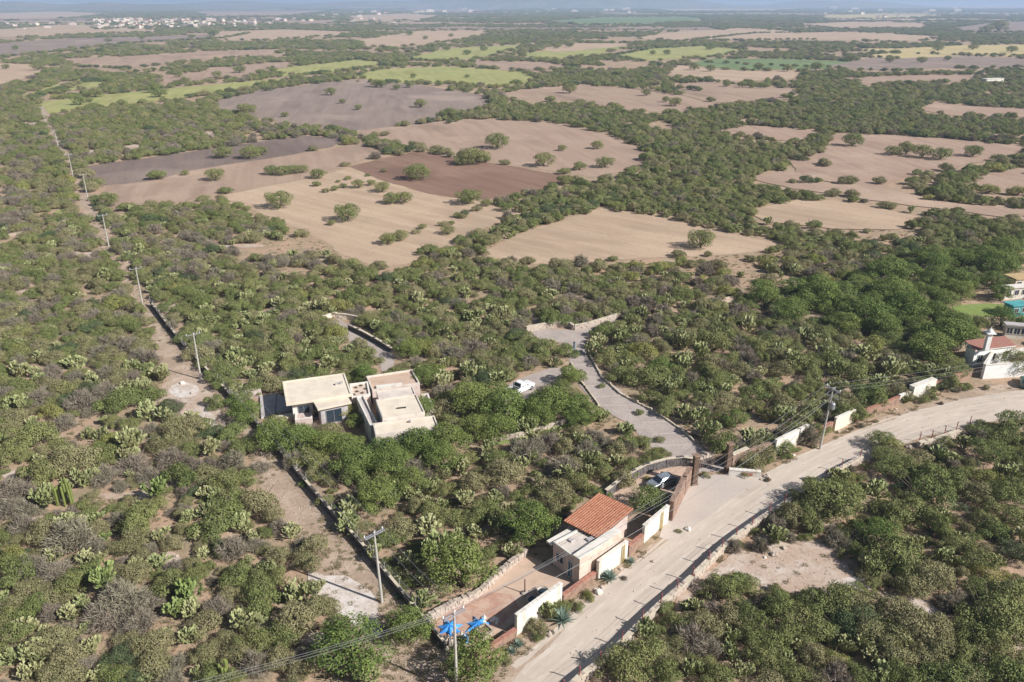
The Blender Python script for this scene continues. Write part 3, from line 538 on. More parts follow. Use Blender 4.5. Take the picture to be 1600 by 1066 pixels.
# ---- near plants read off the photograph: (x, y, radius in px, class), crops of 540x360 shown at 2.961x
def crop(x0, y0, s):
    out = []
    for t in s.split():
        a = t.split(','); out.append((x0 + float(a[0]) / 2.961, y0 + float(a[1]) / 2.961, float(a[2]) / 2.961, a[3]))
    return out
NEAR = crop(0, 706, """50,20,60,g 190,110,90,g 330,60,110,o 480,110,70,b 620,60,70,b 690,110,60,b 790,30,70,b 840,120,80,g 900,60,60,b 960,110,80,o 1040,140,80,g 1130,120,60,g 1200,60,50,b 1080,40,60,b
60,190,80,b 140,260,55,b 60,260,70,b 110,340,70,b 200,230,65,c 390,130,65,c 310,170,40,c 180,30,35,c 590,20,50,c 600,90,30,c 730,200,70,C 640,250,40,c
300,330,50,c 380,320,40,c 430,300,40,c 745,380,45,c 870,300,40,c 920,375,30,c 490,380,35,C 940,460,40,c 1175,380,45,c 1345,365,50,c 1140,490,35,c 1225,545,50,c 250,470,50,c 400,490,50,c 460,470,30,c 620,510,40,c 490,620,80,C 600,630,35,c 900,660,80,C 810,720,70,C 890,730,60,c 1110,750,45,c 1390,660,70,c 1470,620,40,c 320,750,60,c 400,800,40,c 120,800,50,c 200,810,30,c 880,850,60,c 770,830,25,c 420,890,50,c 60,940,60,c 160,930,60,c 130,1010,50,c 440,1030,50,c 670,1040,40,c 900,1010,40,c 20,680,40,c 40,600,40,c
200,380,80,o 330,410,100,b 450,430,50,b 560,440,60,o 650,330,90,g 700,250,60,g 620,400,70,o 800,420,60,o 1010,330,110,g 1060,250,90,g 1180,250,90,o 1260,290,60,o 1080,450,80,b 1010,440,50,g 1290,470,60,o 1450,430,70,o 1400,500,70,o 60,480,60,y 60,560,80,g 150,530,70,b 250,560,80,b 380,560,70,g 330,620,70,g 430,520,50,g 130,640,70,o 240,660,70,o 620,560,70,o 560,700,110,b 480,760,90,b 650,780,80,b 700,690,60,b 800,620,70,g 880,580,60,g 920,540,50,g 1100,590,90,g 1050,650,60,o 1200,600,90,g 1200,700,90,g 1290,580,60,g 1000,720,70,b 960,790,80,o 1380,780,100,o 1300,840,90,g 1450,720,80,o 1520,690,60,o 1180,860,80,g 1050,860,60,o 1100,930,70,o 1290,960,80,o 1180,980,70,b 1380,1000,70,o 720,890,90,o 650,900,70,o 600,860,60,o 560,940,60,d 700,990,80,o 820,960,50,b 780,1030,60,b 950,930,70,o 980,1010,70,g 1060,1040,60,g 300,830,60,b 250,880,80,o 60,850,70,g 180,870,60,o 300,950,80,o 300,1030,80,o 370,980,60,b 510,1040,70,g 560,1020,60,g 620,1040,60,d 240,1020,70,o 40,760,60,g 150,720,80,g 230,740,60,b 60,690,60,o""") + \
crop(530, 706, """60,110,100,g 170,60,90,g 200,140,80,g 330,90,80,b 330,20,70,g 250,190,70,g 350,250,60,o 420,280,80,g 520,300,70,g 620,150,70,o 770,110,110,o 600,30,60,g 720,30,60,g 480,100,60,o 690,270,80,g 750,290,60,g 620,300,60,g 880,260,80,o 960,240,80,o 280,360,90,o 230,400,70,g 930,340,80,g 1000,180,90,o 1100,150,80,g 1190,180,60,g 1220,90,70,g 1320,130,70,o 1040,80,80,b 1350,60,60,g
290,170,60,c 340,200,50,c 240,230,50,c 40,270,70,c 240,20,60,c 410,170,60,c 410,30,60,c 500,90,50,c 580,220,60,c 470,235,40,c 430,360,80,c 640,370,50,c 720,330,50,c 550,370,40,c 570,80,60,c 920,120,40,c 1060,100,70,c 1150,100,50,c 790,460,60,c 700,30,50,c 960,200,40,c 780,250,40,c 1010,210,50,c 460,450,80,c 560,480,60,c 380,590,45,c
310,810,75,g 1400,960,120,g 1300,1000,100,g 1500,1010,90,g 1480,890,70,o 1420,820,60,c 1570,790,60,g 1560,880,70,o""") + \
crop(1060, 706, """660,180,80,g 560,260,60,g 520,300,80,o 600,310,80,g 630,350,50,c 920,180,60,c 1000,20,70,o 1060,70,60,g 1190,140,100,g 1150,190,100,g 1270,140,60,g 1310,90,50,g 1430,110,60,y 1500,190,80,g 1570,170,60,g 1380,190,70,o 1090,290,100,g 1000,300,90,g 950,260,60,g 1180,340,80,g 990,500,110,g 1080,550,80,g 1230,360,50,y 1150,580,90,o 1070,620,80,o 1380,480,80,g 1470,370,60,g 1520,300,80,g 1420,330,60,g 1450,560,60,y 1380,620,60,g 1560,460,70,d 1490,630,50,c 1230,580,40,c 1230,480,50,c 1300,500,40,c 1270,430,60,g 1550,700,90,g 1450,780,120,g 1380,850,90,g 1540,850,100,g 1480,910,90,g 740,400,60,b 450,330,60,b 380,420,50,b
260,600,80,g 200,640,80,g 330,620,60,g 400,680,50,b 240,760,80,o 340,770,90,g 160,720,60,b 480,720,80,g 560,760,90,g 650,720,90,g 740,700,100,g 820,710,80,o 840,780,90,d 760,800,80,d 640,830,90,g 500,830,80,g 430,870,80,g 350,850,80,g 240,840,60,c 130,800,80,o 60,860,80,b 40,760,60,o 140,900,80,b 900,850,90,o 980,740,100,o 1060,780,100,o 1000,850,90,g 1100,860,110,o 1180,830,90,o 1200,930,90,o 1120,960,90,o 1020,960,90,o 900,940,60,c 870,890,60,c 780,890,50,c 960,930,50,c 560,890,50,c 520,960,50,c 60,1000,60,c 290,1010,60,c 180,1030,80,g 140,970,60,g 400,970,80,g 420,1050,80,o 520,1030,70,g 640,940,80,o 720,960,70,y 740,1040,80,b 640,1040,70,o 840,1040,80,g 960,1040,80,c 1060,1050,80,g 1330,940,70,g 1400,970,70,o 1500,1040,100,g 1350,1050,90,o 1580,1010,60,b 1250,1040,90,g""") + \
crop(0, 350, """490,245,40,c 90,680,50,c 350,650,50,c 440,730,50,c 620,750,50,c 740,700,50,c 660,670,40,c 690,880,60,c 760,890,50,c 890,890,40,c 90,850,60,c 400,970,35,c 600,1020,70,c 970,1040,60,c 480,900,30,c 150,930,40,c 1230,680,50,c 1160,695,35,c 1520,660,60,c 1490,400,50,c 950,400,40,c 1140,350,40,c 1560,560,50,c 1090,610,50,c 560,780,40,c 500,1000,50,y 530,370,60,y 150,1000,120,g 550,830,100,g 700,800,60,g 300,920,60,b 380,830,80,b 1000,820,50,g""") + \
crop(530, 350, """600,700,60,c 480,740,60,c 650,690,50,c 870,950,60,c 700,960,50,c 940,920,40,c 900,990,50,c 1000,980,50,c 1150,900,50,c 1210,890,50,c 1300,880,50,c 620,440,60,c 770,430,50,c 980,330,40,c 1200,550,50,c 1180,590,60,c 1300,540,50,c 1400,430,50,c 1580,560,60,c 1590,680,60,c 1540,750,50,c 1330,950,50,c 1400,1000,50,g 1500,640,60,g 1440,720,90,g 1400,600,70,y 1300,520,70,g 1240,620,70,g 1380,560,60,b 1300,700,70,g 1450,800,60,g 1520,860,50,g 1050,590,60,g 1090,700,60,g 940,590,70,g""") + \
crop(1060, 350, """20,560,60,c 100,600,60,c 880,620,60,c 930,740,50,c 990,690,60,c 740,680,50,c 660,600,50,c 540,640,60,c 330,480,50,c 220,780,50,c 100,900,60,c 130,960,60,c 480,900,60,c 340,1000,60,c 400,980,50,c 730,760,60,c 30,880,50,c 20,640,50,c 360,570,60,g 160,560,80,g 560,640,80,g 700,640,80,g 620,690,60,g 330,640,60,b 300,600,60,b 350,700,50,b 350,800,80,g 210,820,70,o 130,820,70,g 470,680,60,o 600,870,70,g 800,700,80,g 900,800,80,g 1020,770,60,o 900,560,60,y 420,880,50,y""")
# spiky plants along the wall, trees with their own trunk (class, px, py base, radius m)
TREES = [('T', 722, 915, 4.3), ('T', 550, 1040, 4.2), ('T', 742, 1058, 3.1), ('T', 832, 845, 3.4), ('T', 432, 702, 3.3), ('T', 470, 708, 3.3), ('T', 508, 712, 3.1), ('T', 545, 716, 2.8),
 ('T', 560, 745, 3.6), ('T', 606, 728, 3.2), ('T', 656, 716, 3.2), ('T', 700, 712, 3.6), ('T', 742, 690, 3.2), ('T', 748, 655, 3.8), ('T', 790, 665, 4.0), ('T', 730, 640, 3.4), ('T', 862, 655, 3.8), ('T', 845, 668, 2.8),
 ('T', 905, 650, 2.6), ('T', 920, 660, 2.2), ('T', 665, 605, 2.6), ('T', 680, 592, 2.0), ('T', 385, 660, 3.0), ('T', 375, 635, 2.2), ('T', 570, 600, 2.4), ('T', 1148, 668, 2.2), ('T', 638, 560, 2.6), ('T', 590, 800, 3.2), ('T', 660, 655, 2.4),
 ('T', 1030, 590, 2.8), ('T', 887, 600, 2.4), ('T', 560, 668, 2.0), ('F', 1012, 795, 2.8), ('F', 1300, 805, 4.0), ('F', 1395, 745, 2.6), ('F', 1375, 700, 2.3), ('F', 1385, 725, 2.3), ('Y', 1392, 706, 2.0), ('T', 1370, 850, 2.6), ('F', 1585, 680, 3.4), ('F', 1545, 720, 3.0), ('F', 1310, 790, 3.2),
 ('F', 1590, 582, 3.4), ('T', 640, 1000, 2.6), ('T', 645, 770, 2.6), ('s', 1340, 463, 3.0), ('s', 1374, 463, 2.8), ('s', 1322, 470, 2.2), ('T', 1490, 450, 4.2), ('T', 1475, 480, 3.4), ('Y', 545, 650, 2.3), ('T', 1562, 470, 3.2), ('T', 1548, 452, 3.4), ('T', 1572, 432, 3.4), ('T', 1500, 520, 3.2), ('T', 1480, 512, 3.4), ('T', 835, 662, 3.0), ('T', 620, 745, 3.0), ('T', 690, 735, 3.0), ('T', 780, 690, 3.0), ('T', 905, 668, 2.4)]

FIELDTREES = [  # (px, py base, crown width px)
 (337, 282, 26), (437, 325, 38), (425, 273, 22), (442, 274, 24), (458, 272, 22), (474, 270, 18), (497, 279, 24), (543, 345, 38), (652, 281, 40), (738, 256, 44), (722, 258, 24), (777, 232, 36), (850, 260, 32), (733, 319, 38), (657, 168, 20), (517, 149, 18), (1095, 388, 42), (606, 382, 26), (626, 376, 26), (598, 300, 24), (612, 318, 28), (632, 318, 26), (350, 247, 26), (392, 248, 30), (408, 243, 22), (386, 180, 28), (445, 183, 12), (703, 187, 30), (690, 186, 18), (1332, 229, 28), (560, 172, 12), (535, 162, 10),
 (170, 322, 30), (1440, 247, 26), (1470, 250, 26), (1415, 242, 26), (1395, 243, 20), (1520, 245, 24), (933, 233, 20), (878, 236, 14), (945, 262, 26), (905, 266, 20), (518, 352, 14), (700, 366, 22), (760, 322, 18), (790, 330, 22), (660, 358, 14), (715, 340, 14), (560, 294, 20), (580, 290, 14), (290, 274, 12), (240, 324, 10),
 (587, 136, 18), (596, 137, 16), (640, 137, 14), (620, 140, 12), (685, 134, 12), (646, 122, 10), (730, 122, 8), (890, 146, 22), (1010, 150, 14), (1055, 166, 20), (1040, 160, 12), (240, 145, 18), (250, 152, 20), (150, 152, 22), (125, 164, 18), (140, 160, 10), (290, 131, 14), (340, 122, 14), (375, 114, 18), (280, 121, 12), (405, 116, 10), (1135, 136, 12), (1160, 137, 14), (1195, 138, 10), (1175, 138, 12), (1085, 110, 16), (1110, 112, 14), (1185, 110, 14), (1230, 112, 16), (1275, 110, 18), (700, 79, 10), (730, 86, 14), (756, 80, 12), (780, 84, 8), (1020, 86, 10), (1042, 86, 12), (1110, 78, 14), (1250, 52, 12), (640, 56, 12), (665, 62, 8), (705, 58, 8), (60, 110, 16), (10, 108, 10), (25, 78, 8), (170, 66, 10), (222, 62, 8), (1355, 76, 10), (1465, 80, 14), (1520, 78, 12), (1580, 82, 14), (1440, 99, 14), (1390, 98, 12), (1480, 95, 10), (1330, 96, 16), (1345, 52, 10), (1560, 50, 24), (1540, 52, 16), (300, 60, 10), (335, 56, 14), (870, 76, 12), (890, 74, 14)]

# ------------------------------------------------------------------ scatter fill
EXCL = [p for _, p in FIELDS] + CLR + [ROAD, LTRACK, DRIVE, PARKC, PAT,
 [(765, 625), (800, 596), (830, 582), (905, 570), (905, 582), (850, 618), (830, 640), (790, 640)], [(1080, 745), (1200, 740), (1150, 780), (1030, 850), (1040, 800)],
 [(505, 498), (545, 500), (625, 558), (612, 588), (590, 582), (590, 566)],
 [(405, 622), (440, 612), (540, 600), (580, 604), (650, 594), (668, 615), (700, 645), (692, 702), (575, 712), (555, 682), (500, 682), (410, 668)],
 [(850, 870), (870, 830), (935, 770), (1010, 790), (1050, 780), (985, 870), (930, 910), (880, 925)],
 [(1120, 470), (1160, 462), (1180, 470), (1140, 478)],
 [(1500, 600), (1500, 535), (1545, 508), (1620, 530), (1620, 600)], [(1485, 474), (1605, 472), (1605, 498), (1485, 500)], [(1545, 440), (1620, 410), (1620, 520), (1560, 505), (1548, 470)],
 [(740, 1066), (830, 985), (930, 915), (1000, 860), (1100, 800), (1060, 760), (1020, 800), (940, 890), (800, 985), (700, 1040)],
 [(1140, 740), (1205, 718), (1300, 680), (1400, 640), (1520, 600), (1700, 590), (1700, 650), (1240, 730)],
 [(765, 690), (935, 640), (940, 655), (775, 702)]]
WOODP = [(1130, 478), (1230, 455), (1330, 440), (1420, 425), (1445, 400), (1530, 395), (1620, 400), (1620, 530), (1545, 530), (1500, 540), (1500, 585), (1400, 555), (1270, 520), (1190, 498)]
LOTP = [(865, 423), (1100, 405), (1255, 393), (1420, 418), (1280, 450), (1120, 474), (1000, 450)]
DRYP = [(185, 368), (330, 352), (430, 362), (520, 388), (570, 412), (480, 436), (300, 448), (215, 440)]
def fbm(x, y, s, ph):
    x = x / s; y = y / s
    return (np.sin(x * 1.0 + 1.3 * np.sin(y * 0.9 + ph) + ph) + np.sin(y * 1.13 + 1.1 * np.sin(x * 0.7 + 2 * ph)) + 0.5 * np.sin(x * 2.3 + y * 1.7 + ph * 3)) / 2.5
def band(y0, y1, sp, rlo, rhi, seed):
    r_ = np.random.default_rng(seed); k = 0.66 * 1.10
    W = y1 * math.cos(PIT) * k + CAMH * math.sin(PIT) * k + 12
    xs = np.arange(-W, W, sp); ys = np.arange(y0, y1, sp * 0.87)
    X, Y = np.meshgrid(xs, ys); X = X + (np.arange(len(ys)) % 2 * sp / 2)[:, None]
    X = (X + r_.uniform(-.42, .42, X.shape) * sp).ravel(); Y = (Y + r_.uniform(-.42, .42, Y.shape) * sp).ravel()
    px, py = proj(X, Y)
    ok = (px > -110) & (px < 1710) & (py < 1150)
    X, Y, px, py = X[ok], Y[ok], px[ok], py[ok]
    jx = px + r_.normal(0, 3, len(px)); jy = py + r_.normal(0, 0.6, len(px)) * np.clip(py / 200, .3, 2)
    bad = np.zeros(len(X), bool)
    for p in EXCL: bad |= inpoly(jx, jy, p)
    X, Y, px, py = X[~bad], Y[~bad], px[~bad], py[~bad]
    hm2 = 0.5 * (rlo + rhi); mx_, my_ = proj(X, Y, min(hm2, 4.5) * 0.85); bad = np.zeros(len(X), bool); pr_ = r_.random(len(X))
    for _, p in FIELDS: bad |= inpoly(mx_, my_, p) & (pr_ < 0.75)
    bad |= inpoly(mx_, my_, [(1485, 474), (1605, 472), (1605, 494), (1485, 494)])
    if y0 < 520:
        for p in (ROAD, TRACKN, DRIVE, PARKC, PAT):
            for dx, dy in ((.7, 0), (-.7, 0), (0, .6), (0, -.9)):
                kk_ = 0.35 if p is TRACKN else 1.0
                ex, ey = proj(X + dx * hm2 * kk_, Y + dy * hm2 * kk_); bad |= inpoly(ex, ey, p)
    X, Y, px, py = X[~bad], Y[~bad], px[~bad], py[~bad]
    n = len(X); f = fbm(X, Y, 14 + y0 * 0.05, 1.0) + 0.6 * fbm(X, Y, 5 + y0 * 0.02, 4.0)
    thr = np.where(inpoly(px, py, WOODP), -9, np.where((px < 560) & (py > 200), -0.75, -1.0))
    thr = np.where(inpoly(px, py, LOTP), -0.2, thr)
    dryp = inpoly(px, py, DRYP); thr = np.where(dryp, -0.6, thr)
    thr = np.where((py < 130), -0.3, thr)
    left = (px < 230) & (py > 200); thr = np.where(left & (py < 480), -0.7, thr); thr = np.where(py > 480, thr - 0.35, thr)
    keep = f + r_.normal(0, 0.25, n) > thr
    X, Y, px, py = X[keep], Y[keep], px[keep], py[keep]; n = len(X)
    rad = r_.uniform(rlo, rhi, n)
    u = r_.random(n); g2 = fbm(X, Y, 30 + y0 * 0.1, 2.2) + 0.5 * fbm(X, Y, 9, 7.7); kind = np.full(n, 'g')
    left = (px < 600 - (1000 - py) * 0.75) & (py > 190)
    pb = np.where(left, 0.26 + 0.22 * g2, 0.10 + 0.14 * g2); po = np.where(left, 0.36, 0.26); pc = np.where(left, 0.06, 0.125) * (py > 330) + 0.02
    pb = np.where(py < 200, 0.05, pb)
    kind = np.where(u < pb, 'b', np.where(u < pb + po, 'o', np.where(u < pb + po + 0.025, 'y', 'g')))
    kind = np.where((u > 0.97) , 'd', kind)
    lot = inpoly(px, py, LOTP); kind = np.where(lot & (u < 0.85), np.where(u < 0.2, 'y', np.where(u < 0.4, 'b', 'o')), kind)
    dry2 = inpoly(px, py, DRYP); kind = np.where(dry2 & (u < 0.8), np.where(u < 0.35, 'b', 'o'), kind)
    cz = (r_.random(n) < pc) & (py > 290) & (~inpoly(px, py, WOODP)); kind = np.where(cz, 'c', kind)
    inw = inpoly(px, py, WOODP); wd = inw & (r_.random(n) < 0.30); dropw = inw & ~wd & (r_.random(n) < 0.45); kind = np.where(wd, 'T', kind)
    rad = np.where(wd, rad * r_.uniform(1.1, 1.8, n), rad); rad = np.where(cz, r_.uniform(1.2, 1.9, n), rad)
    K_ = ~dropw; X, Y, rad, kind = X[K_], Y[K_], rad[K_], kind[K_]
    return list(zip(X, Y, rad, kind))
PTS = []
placed = []
for x, y, r, c in NEAR:
    if any(bool(inpoly(np.array(x + 0.0), np.array(y + 8.0), p)) for p in (ROAD, DRIVE, PAT, PARKC)): continue
    zc = 1.0; q = G(x, y, zc); slant = math.sqrt(q.x ** 2 + q.y ** 2 + (CAMH - zc) ** 2); rad = max(0.9, r / F * slant * (1.05 if c in 'cC' else 1.18))
    placed.append((q.x, q.y, min(rad, 4.2), c))
tpl = []
for c, x, y, r in TREES:
    q = G(x, y); tpl.append((q.x, q.y, r, c))
occ = placed + tpl
def fill(y0, y1, sp, rlo, rhi, seed, near=False):
    o = band(y0, y1, sp, rlo, rhi, seed)
    if near:
        lim = 1
        A = np.array([(a[0], a[1], a[2]) for a in occ]); res = []
        for t in o:
            d = np.hypot(A[:, 0] - t[0], A[:, 1] - t[1])
            if (d < (A[:, 2] * 0.62 + t[2] * 0.42)).any(): continue
            res.append(t)
        o = res
    return o
PTS += fill(44, 97, 1.9, 0.7, 1.7, 21, True)
PTS += fill(97, 150, 2.75, 1.6, 3.0, 22, True)
PTS += fill(150, 260, 3.3, 1.7, 3.1, 23)
PTS += fill(260, 520, 4.6, 2.2, 3.9, 24)
PTS += fill(520, 1100, 7.5, 3.2, 5.5, 25)
PTS += fill(1100, 2500, 14, 5.5, 9.0, 26)
PTS += fill(2500, 6500, 34, 11, 20, 27)
PTS += fill(6500, 8600, 70, 22, 34, 28)
# tree rows along field edges
def hedge(p0, p1, sp, r, kinds='gdo', seed=0):
    rr = random.Random(seed + int(p0[0])); a = G(*p0); b = G(*p1); L_ = (b - a).length; n = int(L_ / sp)
    for k in range(n + 1):
        t = (k + rr.uniform(-.3, .3)) / max(n, 1); q = a.lerp(b, t); PTS.append((q.x + rr.uniform(-r, r) * .5, q.y + rr.uniform(-r, r) * .8, r * rr.uniform(0.7, 1.2), rr.choice(kinds)))
for p0, p1, sp, r in [((120, 258), (270, 240), 5, 2), ((270, 240), (480, 208), 5, 2), ((560, 222), (600, 212), 6, 3), ((600, 228), (660, 230), 5, 3.5), ((560, 226), (720, 246), 4.5, 3.3), ((495, 292), (600, 270), 8, 1.6), ((500, 302), (545, 292), 5, 2.2),
                      ((728, 392), (830, 345), 3.5, 2.3), ((830, 345), (950, 318), 3.5, 3.2), ((600, 380), (700, 352), 12, 1.6), ((700, 352), (745, 328), 6, 1.8), ((640, 196), (700, 186), 7, 2.5), ((705, 193), (760, 178), 6, 3), ((870, 120), (1100, 128), 9, 4), ((30, 160), (170, 118), 9, 5), ((170, 118), (430, 95), 10, 5),
                      ((300, 152), (560, 118), 8, 4.5), ((560, 128), (700, 134), 9, 3), ((1100, 98), (1400, 112), 12, 4), ((1230, 286), (1370, 288), 6, 3), ((1230, 246), (1300, 262), 6, 3), ((1210, 34), (1600, 33), 14, 12), ((1210, 30), (1600, 29), 16, 12), ((480, 130), (330, 158), 8, 4), ((1290, 204), (1600, 224), 6, 3.5), ((790, 142), (960, 128), 8, 4), ((960, 128), (1090, 142), 8, 4)]:
    hedge(p0, p1, sp, r)
for _ in range(260): q = G(random.uniform(140, 430), random.uniform(29, 47)); PTS.append((q.x, q.y, random.uniform(6, 13), random.choice('gdo')))
for k_, p_ in FIELDS[:56]:
    if sum(t[1] for t in p_) / len(p_) < 200 and random.random() < 0.75:
        for a_, b_ in zip(p_, p_[1:] + p_[:1]):
            if random.random() < 0.6:
                d_ = (G(*a_) - G(*b_)).length; y_ = G(*a_).y; r_h = 2.2 + y_ * 0.0022; hedge(a_, b_, r_h * 2.0 if random.random() < 0.6 else r_h * 5, r_h)
PTS += [t for t in placed]
def slant2(t): return t[0] ** 2 + t[1] ** 2 + 3600
def inview(t, m=25):
    px, py = proj(t[0], t[1], 1.0); return -m < px < 1600 + m and py < 1066 + m
bushes = [t for t in PTS if t[3] in 'godyb']; cacti = [t for t in PTS if t[3] in 'cC']; woods = [t for t in PTS if t[3] == 'T']
showkey = lambda t: (not inview(t), -(t[2] ** 2) / slant2(t))
bushes.sort(key=showkey); cacti.sort(key=showkey); woods.sort(key=showkey)

# ---- labels: area, height band in the picture, order from the left
def area(px, py):
    if py < 1066 and px < 228 + (py - 462) * 0.82 and py > 462: return 'left scrub'
    if px > 1000 and py > 640 and px > 905 + (1066 - py) * 1.05: return 'roadside scrub'
    if py > 462: return 'walled plot'
    return 'back scrub'
ORD = ['first', 'second', 'third', 'fourth', 'fifth', 'sixth', 'seventh', 'eighth', 'ninth', 'tenth', 'eleventh', 'twelfth', 'thirteenth', 'fourteenth', 'fifteenth', 'sixteenth', 'seventeenth', 'eighteenth', 'nineteenth', 'twentieth']
def orders(n): return ORD[n] if n < 20 else str(n + 1) + 'th'
def auto_labels(items, word, catword, step=60):
    """items: list of (obj, px, py, adjective)"""
    cells = {}
    for it in items:
        bandn = max(0, int((1085 - it[2]) // step)); cells.setdefault((area(it[1], it[2]), bandn, it[3]), []).append(it)
    for (ar, bn, adj), L_ in cells.items():
        L_.sort(key=lambda t: t[1])
        row = 'bottom row' if bn == 0 else orders(bn) + ' row up'
        for k, it in enumerate(L_):
            w_ = f'only {adj} {word} in the {row} of the {ar}' if len(L_) == 1 else f'{orders(k)} {adj} {word} from left, {row} of the {ar}'
            it[0]['label'] = w_
ADJ = {'g': 'feathery green', 'o': 'dull olive', 'b': 'bare grey-brown', 'd': 'dark green', 'y': 'yellowish green', 'c': 'pale', 'C': 'bright green', 'T': 'rounded leafy', 'F': 'open feathery', 's': 'silvery', 'Y': 'yellow-green'}
def put(me, name, t, cat, group, zs=1.0):
    o = bpy.data.objects.new(name, me); col.objects.link(o); rr = random.Random(int(t[0] * 131 + t[1] * 17))
    o.location = (t[0], t[1], 0); s = t[2]; hs = min(s, 2.3 + 0.35 * s) * rr.uniform(0.95, 1.4) * zs
    o.scale = (s * rr.uniform(.78, 1.15), s * rr.uniform(.88, 1.25), hs); o.rotation_euler = (rr.uniform(-.09, .09), rr.uniform(-.09, .09), rr.uniform(0, 6.28))
    return tag(o, None, cat, group)
srcB = {}; items = []
for i, t in enumerate(bushes[:300]):
    j = i % 3; me = BUSH[t[3]][j]; o = put(me, 'thorn_bush', t, 'bush', 'thorn bushes of the scrub', 1.05)
    px, py = proj(t[0], t[1], 0.8); items.append((o, px, py, ADJ[t[3]])); srcB.setdefault((t[3], j), o)
auto_labels(items, 'thorn bush', 'bush')
rest = bushes[300:]
for c in 'godyb':
    for j in range(3):
        if (c, j) not in srcB:
            for k, t in enumerate(rest):
                if t[3] == c: break
            t = rest.pop(k); o = put(BUSH[c][j], 'thorn_bush', t, 'bush', 'thorn bushes of the scrub', 1.05); px, py = proj(t[0], t[1]); srcB[(c, j)] = o
            o['label'] = f'{ADJ[c]} thorn bush standing in the scrub behind the nearer ones'
items = []; srcC = {}
for i, t in enumerate(cacti[:290]):
    j = i % len(CACT[t[3]]); o = put(CACT[t[3]][j], 'prickly_pear', t, 'cactus', 'prickly pears of the scrub', 1.1)
    px, py = proj(t[0], t[1], 0.8); items.append((o, px, py, ADJ[t[3]])); srcC.setdefault((t[3], j), o)
auto_labels(items, 'prickly pear', 'cactus')
restC = cacti[290:]
def plant_tree(t, idx, cat='tree', group='leafy trees in and around the plot', name='leafy_tree', zs=1.0):
    cm, tm = TREE[t[3]][idx % len(TREE[t[3]])]; rr = random.Random(int(t[0] * 77 + t[1] * 31))
    e = empty(name, (t[0], t[1], 0), None, cat, group, rr.uniform(0, 6.28)); s = t[2]; e.scale = (s * rr.uniform(.93, 1.07), s, s * zs * rr.uniform(.9, 1.08))
    c = bpy.data.objects.new('crown', cm); col.objects.link(c); c.parent = e
    k = bpy.data.objects.new('trunk', tm); col.objects.link(k); k.parent = e
    return e, c
items = []; srcT = {}
for i, t in enumerate(tpl + woods[:110]):
    e, c = plant_tree(t, i, zs=1.0 if (i < len(tpl) and 560 < TREES[i][1] < 940) else 0.85); px, py = proj(t[0], t[1], 2.0); items.append((e, px, py, ADJ[t[3]]))
    if t[3] == 'T': srcT.setdefault(('T', i % 3), c)
auto_labels(items, 'tree', 'tree', 50)
items = []
def fieldname(px, py):
    for k, p in FIELDS:
        if bool(inpoly(np.array(px), np.array(py), p)): return {'grey': 'grey ploughed field', 'mauve': 'mauve tilled field', 'red': 'red-brown ploughed field', 'pink': 'pinkish fallow field', 'tan': 'tan stubble field', 'rust': 'rusty fallow field', 'lime': 'yellow-green crop field', 'green': 'green crop field', 'gold': 'golden field'}[k]
    return 'scrub between the fields'
byf = {}
for i, (x, y, wpx) in enumerate(FIELDTREES):
    q = G(x, y); sl = q.length; r = wpx / 2 / F * math.sqrt(q.x ** 2 + q.y ** 2 + 3600) * 1.1
    kd = 'F'
    e, c = plant_tree((q.x, q.y, r, kd), i, 'tree', 'lone trees among the far fields', 'field_tree', 0.92 if r < 6 else 0.8)
    byf.setdefault((fieldname(x, y), max(0, int(y // 45))), []).append((e, x, y))
for (fn, bn), L_ in byf.items():
    L_.sort(key=lambda t: t[1]); row = orders(bn) + ' strip below the top edge'
    for k, it in enumerate(L_): it[0]['label'] = f'{orders(k)} round tree from left on {fn}, {row}'

